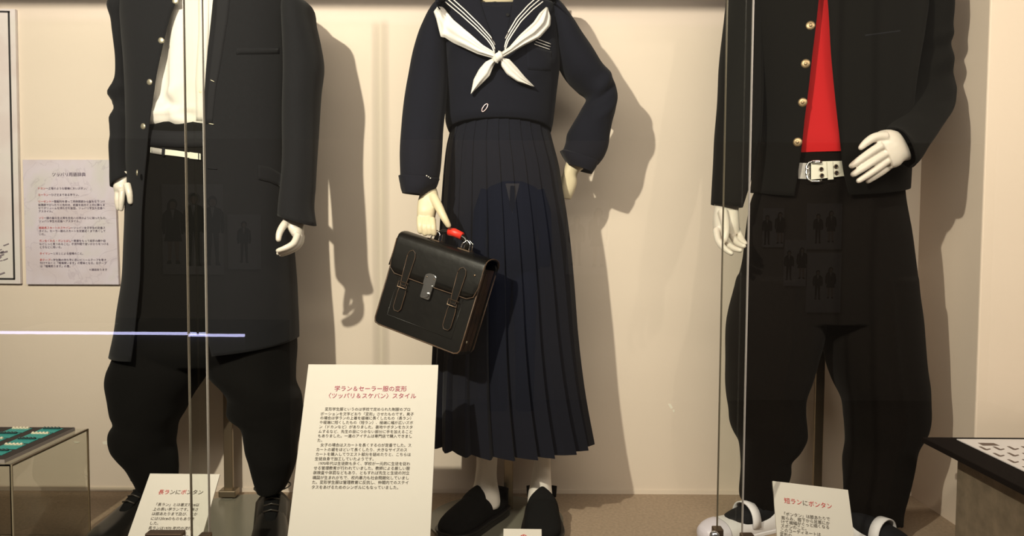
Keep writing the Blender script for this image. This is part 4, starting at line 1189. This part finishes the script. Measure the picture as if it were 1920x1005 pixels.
# lock
lx = BW * .49
lk = lplate('lock_plate', [(lx + .016 * math.cos(t), zb + .018 + .010 * math.sin(t)) for t in np.linspace(0, PI, 8)] + [(lx - .016, zb - .002), (lx + .016, zb - .002)], -.008, .003, M_CHROME, bagroot, .0006)
lplate('lock_hasp', rounded(lx - .013, zb - .034, lx + .013, zb + .002, .004), -.009, .004, M_CHROME, lk, .0006)
lplate('lock_button', rounded(lx - .006, zb - .030, lx + .010, zb - .017, .005), -.013, .004, M_CHROME, lk, .001)
for dx in (-.010, .010):
    mb = MB(); mb.dome(L(lx + dx, -.008, zb + .017), -uy, .0018, .0012, 8); mb.link('rivet', M_BRONZE, lk)
mb = MB(); mb.dome(L(BW * .93, -.006, BH * .82), -uy, .003, .0015, 10); mb.link('rivet', M_BRONZE, bagroot)
mb = MB(); mb.dome(L(BW + .002, .018, BH * .14), ux, .0035, .002, 10); mb.link('rivet', M_SILV, bagroot)
# handle
ht = BH * .93 + .022; hy = BTk / 2
ha = BW * .33; hb = BW * .68
hp = [(ha, hy, ht), (ha + .002, hy, ht + .016), (ha + .012, hy, ht + .026), (ha + .03, hy, ht + .030), (hb - .028, hy, ht + .030), (hb - .010, hy, ht + .026), (hb, hy, ht + .016), (hb + .002, hy, ht)]
hd = ltube('handle', hp, .0055, M_BAG, bagroot, 12)
ltube('handle_wrap', [(ha + .028, hy, ht + .030), ((ha + hb) / 2, hy, ht + .0315), (hb - .020, hy, ht + .029)], [.0098, .0105, .0095], M_REDT, hd, 16)
hd.children[-1]['label'] = 'red tape wound round the handle'
for (xx, s) in ((ha, -1), (hb, 1)):
    for dy in (-.009, .009):
        ltube('handle_ring', [(xx - .010, hy + dy, ht - .002), (xx - .008, hy + dy * .9, ht + .014), (xx, hy + dy * .7, ht + .024), (xx + .010, hy + dy * .8, ht + .018), (xx + .013, hy + dy, ht - .002)], .0016, M_CHROME, hd, 8)
    lbox('handle_mount', (xx, hy, ht - .002), (.034, .026, .006), M_BRONZE, bagroot)

# ================================================================== SIGNS
def board(rootname, label, corners, Ds, th, extend=1.0):
    """corners TL, TR, BR, BL in px with depth; returns frame"""
    (a, b), (c, d) = corners[0], corners[1]
    p0 = P(a, b, Ds[0]); p1 = P(c, d, Ds[0]); p2 = P(*corners[2], Ds[1]); p3 = P(*corners[3], Ds[1])
    ex = unit((p1 - p0) + (p2 - p3)); dn = ((p3 - p0) + (p2 - p1)) / 2
    ey = dn - ex * np.dot(dn, ex); ey = unit(ey)
    wdt = (np.linalg.norm(p1 - p0) + np.linalg.norm(p2 - p3)) / 2; hgt = np.linalg.norm(dn) * extend
    nn = np.cross(ex, -ey)
    if nn[1] > 0: nn = -nn
    O = (p0 + p1) / 2 - ex * wdt / 2
    low = O + ex * wdt / 2 + ey * hgt
    r = Root(rootname, label, 'sign', (float(low[0]), float(low[1]) + .03, 0))
    V = []
    for k in (0, -th):
        for (u, v) in ((0, 0), (wdt, 0), (wdt, hgt), (0, hgt)): V.append(O + ex * u + ey * v + nn * k)
    link('board', V, [(0, 3, 2, 1), (4, 5, 6, 7), (0, 1, 5, 4), (1, 2, 6, 5), (2, 3, 7, 6), (3, 0, 4, 7)], M_CARD, r, smooth=False, bevel=.0006)
    # easel: two rods to the floor and a ledge
    bt = O + ey * (hgt + .002) - nn * th / 2
    mbe = MB()
    for u in (wdt * .25, wdt * .75):
        q = O + ex * u + ey * (hgt * .6) - nn * (th + .005); f = np.array([q[0], q[1] + .05, .0])
        mbe.tube([q, f], .003, 8)
        q2 = O + ex * u + ey * (hgt + .003); mbe.tube([q2 + nn * .01, q2 - nn * .012, np.array([q2[0], q2[1] + .02, 0])], .003, 8)
    mbe.link('easel_rods', M_BRONZE, r)
    return r, O, ex, ey, nn, wdt, hgt


def uv(fr, px, py):
    """board coordinates of the point seen at a pixel of the photograph"""
    r, O, ex, ey, nn, w_, h_ = fr
    d = ray(px, py); o = np.array(CAM0); t = np.dot(O - o, nn) / np.dot(d, nn); q = o + d * t - O
    return float(np.dot(q, ex)), float(np.dot(q, ey))


def write(fr, name, lines, em_from, m):
    """lines: (text, px, py); em_from: (px0, py0, px1, py1, chars) measures the letter size"""
    a = uv(fr, em_from[0], em_from[1]); b = uv(fr, em_from[2], em_from[3]); em = math.hypot(b[0] - a[0], b[1] - a[1]) / em_from[4]
    L_ = []
    for (t, x, y) in lines:
        c = uv(fr, x, y); L_.append((t, c[0], c[1] - em * .06, em))
    return lettering(name, L_, fr[1], fr[2], fr[3], 1.0, m, fr[0], nrm=fr[4])


fr = board('text_sign', 'largest cream sign with red heading and long text, between left and middle mannequins', [(579, 682.5), (821, 684.5), (806.5, 1005), (537, 1005)], (1.77, 1.592), .005, 1.16)
Z = lambda u, v: (530 + u / 3.0, 670 + v / 3.0)
write(fr, 'heading', [('学ラン＆セーラー服の変形',) + Z(289, 190), ('〈ツッパリ＆スケバン〉スタイル',) + Z(238, 230)], Z(289, 190) + Z(698, 190) + (12,), M_INKP)
body_lines = ['　変形学生服というのは学校で定められた制服のプロ', 'ポーションを文字どおり「変形」させたものです。男子', 'の場合は学ランの上着を極端に長くしたもの（長ラン）', 'や極端に短くしたもの（短ラン）、極端に幅が広いズボ', 'ン（ドカンなど）がありました。裏地やボタンをカスタ', 'ムするなど、先生の目につかない部分に手を加えること', 'もありました。一連のアイテムは専門店で購入できまし', 'た。', '　女子の場合はスカートを長くするのが定番でした。ス', 'カートの裾をほどいて長くしたり、大きなサイズのス', 'カートを購入してウエスト部分を詰めたりと、こちらは', '生徒自身で加工していたようです。', '　1970年代は生徒数も多く、学校が一元的に生徒を従わ', 'せる管理教育が行われていました。教師による厳しい服', '装検査や体罰などもあり、ともすれば先生と生徒の対立', '構図が生まれがちで、校内暴力も社会問題化していまし', 'た。変形学生服は管理教育に反抗し、仲間内でのステイ', 'タスをあげるためのシンボルにもなっていました。']
vs = [300, 327, 350, 375, 400, 426, 451, 476, 502, 528, 554, 580, 606, 632, 658, 686, 712, 740]
write(fr, 'body_text', [(t,) + Z(212 - (v - 327) * .126, v) for t, v in zip(body_lines, vs)], Z(212, 327) + Z(738, 327) + (25,), M_INK)

fr = board('text_sign', 'small cream sign with red heading at the feet of the left mannequin', [(282, 887), (411.5, 889.5), (391, 1005), (250, 1005)], (1.66, 1.56), .004, 1.4)
Z = lambda u, v: (250 + u / 8.04, 880 + v / 8.04)
EMH = Z(368, 378) + Z(1050, 381) + (8,)
hx = lambda k: Z(368 + 85 * k, 378 + .4 * k)
write(fr, 'heading', [('長ラ',) + hx(0), ('ボ',) + hx(4)], EMH, M_INKR)
write(fr, 'heading_dark', [('ンに',) + hx(2), ('ンタン',) + hx(5)], EMH, M_INK)
write(fr, 'body_text', [(t,) + Z(u, v) for t, u, v in zip(['「長ラン」とは着丈72㎝以', '上の長い学ランです。長さ', 'は膝あたりまで及び、なか', 'には120㎝のものもありま', 'した。', '長ランは1970 年代の流行', 'で、1980 年代に短ラン'], [305, 290, 272, 255, 237, 219, 202], [555, 625, 695, 767, 838, 910, 982])], Z(290, 625) + Z(978, 630) + (12,), M_INK)

fr = board('text_sign', 'small tilted cream sign with red heading at the feet of the right mannequin', [(1449.5, 900), (1589.5, 920), (1584, 1014), (1436, 1000)], (1.56, 1.50), .004, 1.7)
Z = lambda u, v: (1320 + u / 4.1025, 760 + v / 4.1025)
EMH = Z(616, 752) + Z(988, 800) + (8,)
hx = lambda k: Z(616 + 46.5 * k, 752 + 6 * k)
write(fr, 'heading', [('短ラン',) + hx(0), ('ボンタン',) + hx(4)], EMH, M_INKR)
write(fr, 'heading_dark', [('に',) + hx(3)], EMH, M_INK)
write(fr, 'body_text', [(t,) + Z(u, v) for t, u, v in zip(['「ボンタン」は膝あたりで', '膨らみ、膝下から足首にか', 'けて裾幅がぐっと細くなる', 'ズボンのこと。', 'このコーディネートは', '変形の'], [597, 594, 591, 588, 585, 582], [846, 878, 909, 940, 972, 1004])], Z(597, 846) + Z(970, 892) + (12,), M_INK)

fr = board('number_card', 'little white card with a red mark before the middle mannequin', [(944, 991), (1015.5, 992), (1015, 1010), (943, 1009)], (1.70, 1.685), .003, 3.0)
write(fr, 'red_mark', [('の', 973, 1015)], (973, 1015, 990, 1015, 1), M_INKR)

# ------------------------------------------------------------------ wall posters
def wall_board(name, label, c, m, th=.006):
    A = [P(x, y, WD - .012) for x, y in c]
    r = Root(name, label, 'poster', tuple((A[2] + A[3]) / 2))
    V = [a for a in A] + [a + np.array([0, .010, 0]) for a in A]
    o = link('board', V, [(0, 3, 2, 1), (4, 5, 6, 7), (0, 1, 5, 4), (1, 2, 6, 5), (2, 3, 7, 6), (3, 0, 4, 7)], m, r, smooth=False)
    return r, A


r, A = wall_board('wall_panel', 'large white panel with black border line at the far left edge of the wall', [(-330, 8), (28, 17), (38.5, 532), (-330, 528)], M_POST1)
def linepx(nm, a, b, wpx, m, par, D=WD - .0135):
    a = np.array(a, float); b = np.array(b, float); n_ = unit(np.array([-(b - a)[1], (b - a)[0]])) * wpx / 2
    Q = [P(*(a + n_), D), P(*(b + n_), D), P(*(b - n_), D), P(*(a - n_), D)]
    V = Q + [q + np.array([0, .0012, 0]) for q in Q]
    link(nm, V, [(0, 1, 2, 3), (4, 7, 6, 5), (0, 4, 5, 1), (1, 5, 6, 2), (2, 6, 7, 3), (3, 7, 4, 0)], m, par, smooth=False)
M_LINE = mat('black_print_line', (.012, .01, .012), .7)
linepx('border_line', (16, 21), (26.5, 524), 3.2, M_LINE, r)
linepx('border_line', (-320, 14), (18, 22), 3.2, M_LINE, r)
linepx('border_line', (-320, 520), (27.5, 523), 3.2, M_LINE, r)
random.seed(4)
M_SPLAT = mat('ink_splash', (.22, .18, .21), .8)
for k in range(9):
    x = random.uniform(-6, 8); y = random.uniform(455, 520) if k else 470
    linepx('ink_stroke', (x, y), (x + random.uniform(5, 13), y - random.uniform(1, 5)), random.uniform(1.0, 3.2), M_SPLAT, r)

U = 1.0
def S(px): return px * U
r, A = wall_board('wall_panel', 'lavender text panel with Japanese slang glossary beside the left mannequin', [(42.3, 299.5), (214, 299.5), (222.5, 533.5), (49.5, 533)], M_POST2)
O = A[0]; ex = unit(A[1] - A[0]); ey = unit(A[3] - A[0]); U = np.linalg.norm(A[1] - A[0]) / 172.0; nn = np.array([0, -1., 0])
SX = lambda x, y: (x - 42.3 - (y - 299.5) * .031)
def ln(t, x, y, em): return (t, S(SX(x, y)), S(y - 299.5), S(em))
lettering('heading', [ln('ツッパリ用語辞典', 97.5, 330, 8.0)], O, ex, ey, 1.0, M_INKD, r, nrm=nn)
gl = [('', 'ドカン', 'ー土管のような極端に太いズボン。', 355), ('', 'ヨーラン', 'ーひざ丈まである学ラン。', 367), ('', 'リーゼント', 'ー整髪料を使って両側頭部から髪をなでつけ', 379.5), ('', '', '後頭部でぴったりと合わせ、前髪を前方と上方に膨らま', 386), ('', '', 'せてボリュームを持たせた髪型。ツッパリ学生の定番ヘ', 392), ('', '', 'アスタイル。', 398),
      ('', 'ソリ', 'ー額の髪の生え際を左右ハの字のように剃ったもの。', 410.5), ('', '', 'ツッパリ学生の定番ヘアスタイル。', 416.5), ('', '超極長スカートのスケバン', 'ーツッパリ女子学生の定番ス', 429), ('', '', 'タイル。セーラー服のスカートを足首近くまで長くして', 435), ('', '', 'いた。', 441),
      ('', 'ガンをくれる・ガンとばし', 'ー悪意をもって相手の顔や目', 453.5), ('', '', 'などじっと見つめること。不良仲間で言いがかりをつける', 459.5), ('', '', 'ときなどに用いる。', 465.5), ('', 'タイマン', 'ー１対１による喧嘩のこと。', 477.5), ('', '赤テープ', 'ー学生鞄の持ち手に赤いビニールテープを巻き', 489.5), ('', '', '付けておくと「喧嘩買います」の意味となる。白テープ', 495.5), ('', '', 'は「喧嘩売ります」の意。', 501.5)]
red = []; blk = []
for (_, a, b, y) in gl:
    x0 = 71 + (y - 355) * .031; em = 5.05; yy = y
    if a: red.append(ln(a, x0, yy, em))
    blk.append(ln(b, x0 + len(a) * em * .99, yy, em))
blk.append(ln('＊諸説あります', 168, 508, 5.0))
lettering('glossary_words', red, O, ex, ey, 1.0, M_INKR, r, nrm=nn)
lettering('glossary_text', blk, O, ex, ey, 1.0, M_INKD, r, nrm=nn)

# ================================================================== ACRYLIC TABLE WITH BUTTON CARDS (left)
zt = .28
bc = PZ(164, 804, zt); fc = PZ(22, 871, zt)
xr = (bc[0] + fc[0]) / 2; yb = bc[1]; yf = fc[1]
tb = Root('acrylic_plinth', 'clear acrylic display table at the left edge', 'display stand', (float(xr) - .4, float((yb + yf) / 2), 0))
t_ = .005
mb = MB().box((xr - t_ / 2, (yb + yf) / 2, zt / 2), (t_, yb - yf, zt)); mb.link('side_sheet', M_ACR, tb, smooth=False)
MB().box((xr - .45, yf, zt / 2), (.9, t_, zt)).link('front_sheet', M_ACR, tb, smooth=False)
MB().box((xr - .45, yb, zt / 2), (.9, t_, zt)).link('back_sheet', M_ACR, tb, smooth=False)
MB().box((xr - .45, (yb + yf) / 2, zt - t_ / 2), (.9, yb - yf - .006, t_)).link('top_sheet', M_ACR, tb, smooth=False)
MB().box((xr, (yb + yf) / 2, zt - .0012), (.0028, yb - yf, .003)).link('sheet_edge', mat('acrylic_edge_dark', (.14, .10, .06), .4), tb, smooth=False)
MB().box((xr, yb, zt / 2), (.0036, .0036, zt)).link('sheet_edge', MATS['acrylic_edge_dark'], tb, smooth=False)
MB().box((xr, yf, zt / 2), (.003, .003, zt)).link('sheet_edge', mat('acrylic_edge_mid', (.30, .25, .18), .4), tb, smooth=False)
zb_ = zt + .0085
p1 = PZ(141, 801.5, zb_); p2 = PZ(8, 861.5, zb_)
xbr = (p1[0] + p2[0]) / 2
pb = Root('display_board', 'dark flat board lying on the acrylic table under the teal cards', 'board', (float(xbr) - .35, float((p1[1] + p2[1]) / 2), zt))
MB().box((xbr - .4, (p1[1] + p2[1]) / 2, zt + .0042), (.8, p1[1] - p2[1], .008)).link('board_core', M_BOARDE, pb, smooth=False)
MB().box((xbr - .4, (p1[1] + p2[1]) / 2, zt + .0085), (.7985, p1[1] - p2[1] - .0015, .0008)).link('felt_top', M_BLACKB, pb, smooth=False)
zc = zt + .0095
rowsy = [(811, 803.5, 102), (821, 812.5, 79), (831, 822.5, 54.5), (841.8, 833.5, 31), (853, 844.5, 4)]
names = ['right column, rearmost', 'right column, second from the back', 'right column, third from the back', 'right column, fourth from the back', 'right column, nearest']
for k, (yf_, yb2, xe) in enumerate(rowsy):
    f = PZ(xe, yf_, zc); b = PZ(xe, yb2, zc)
    wd = PZ(102, 811, zc)[0] - PZ(62.5, 811, zc)[0]; sp = PZ(102, 811, zc)[0] - PZ(42, 811, zc)[0]
    dpt = b[1] - f[1]
    for c in range(2):
        x1 = f[0] - sp * c; 
        if x1 < P(-60, 850, f[1])[0]: continue
        col = 'right column' if c == 0 else 'left column'
        desc = ['rearmost', 'second from the back', 'third from the back', 'fourth from the back', 'nearest'][k]
        dark = (k + c) % 2 == 0
        cr_ = Root('button_card', 'teal card with %s beads, %s in the %s' % ('dark' if dark else 'cream', desc, col), 'card', (float(x1 - wd / 2), float(f[1] + dpt / 2), zt + .009), 'teal bead cards on the display board')
        MB().box((x1 - wd / 2, f[1] + dpt / 2, zc), (wd, dpt, .0012)).link('card', M_TEAL, cr_, smooth=False)
        mbk = MB().box((x1 - wd * .50, f[1] + dpt * .86, zc + .002), (wd * .80, dpt * .16, .003)); mbk.link('bead_bar', M_BEADD if dark else M_CREAM, cr_, smooth=False)
        for i in range(5):
            mbk = MB(); mbk.dome((x1 - wd * (.16 + .17 * i), f[1] + dpt * .84, zc + .003), (0, -.2, 1), wd * .062, .0032, 10, 3); mbk.link('bead', M_BEADD if dark else M_CREAM, cr_)

# ================================================================== RIGHT PLINTH WITH FRAMED SHEET
zp = .29
c0 = PZ(1729, 819.5, zp); xl = c0[0]; ybk = c0[1]
pl = Root('display_plinth', 'speckled concrete-look plinth in the right foreground corner', 'plinth', (float(xl) + .5, ybk - .2, 0))
bx_ = P(1794, 880, ybk - .03)[0]
fr_y = 1.50
MB().box((bx_ + .45, (ybk - .03 + fr_y) / 2, (zp - .03) / 2), (.9, ybk - .03 - fr_y, zp - .03)).link('plinth_body', M_CONC, pl, smooth=False, bevel=.003)
MB().box((bx_ + .45, (ybk - .03 + fr_y) / 2, zp - .024), (.903, ybk - .027 - fr_y, .018)).link('plinth_trim', M_CONCE, pl, smooth=False)
fm = Root('felt_tray', 'thick dark brown felt-covered tray lying on the right plinth', 'tray', (float(xl) + .5, ybk - .2, zp - .014))
th_ = .014
MB().box((xl + .5, (ybk + fr_y) / 2, zp - th_ / 2), (1.0, ybk - fr_y, th_)).link('felt_panel', M_FELT, fm, smooth=False, bevel=.002)
s0 = PZ(1792, 824.5, zp); s1 = PZ(1920, 883.5, zp)
xs_ = (s0[0] + s1[0]) / 2
ps = Root('printed_sheet', 'white printed sheet with rows of small brown marks on the right panel', 'paper', (float(xs_) + .4, s0[1] - .2, zp))
MB().box((xs_ + .4, (s0[1] + fr_y + .01) / 2, zp + .001), (.8, s0[1] - fr_y - .01, .002)).link('sheet', M_PAPER, ps, smooth=False)
def zquad(nm, pts, m, par, z=zp + .0022):
    V = [PZ(a, b, z) for a, b in pts]; V2 = [v + np.array([0, 0, .0005]) for v in V]; n = len(V)
    link(nm, V + V2, [tuple(range(n - 1, -1, -1)), tuple(range(n, 2 * n))] + [(i, (i + 1) % n, n + (i + 1) % n, n + i) for i in range(n)], m, par, smooth=False)
zquad('printed_block', [(1833.5, 830.5), (1863, 831), (1874, 835.5), (1843, 835.5)], M_PRINT, ps)
for (a, b) in ((1835, 837.5), (1861, 837.5), (1888, 837), (1914, 837), (1861, 849.5), (1888, 849), (1916, 849.5), (1888, 861.5), (1916, 861.5), (1916, 874.5)):
    zquad('printed_mark', [(a, b), (a + 5, b), (a + 15, b + 4.6), (a + 21, b + 3.6), (a + 23, b + 4.8), (a + 16, b + 6.8), (a + 12, b + 6.4)], M_PRINT, ps)
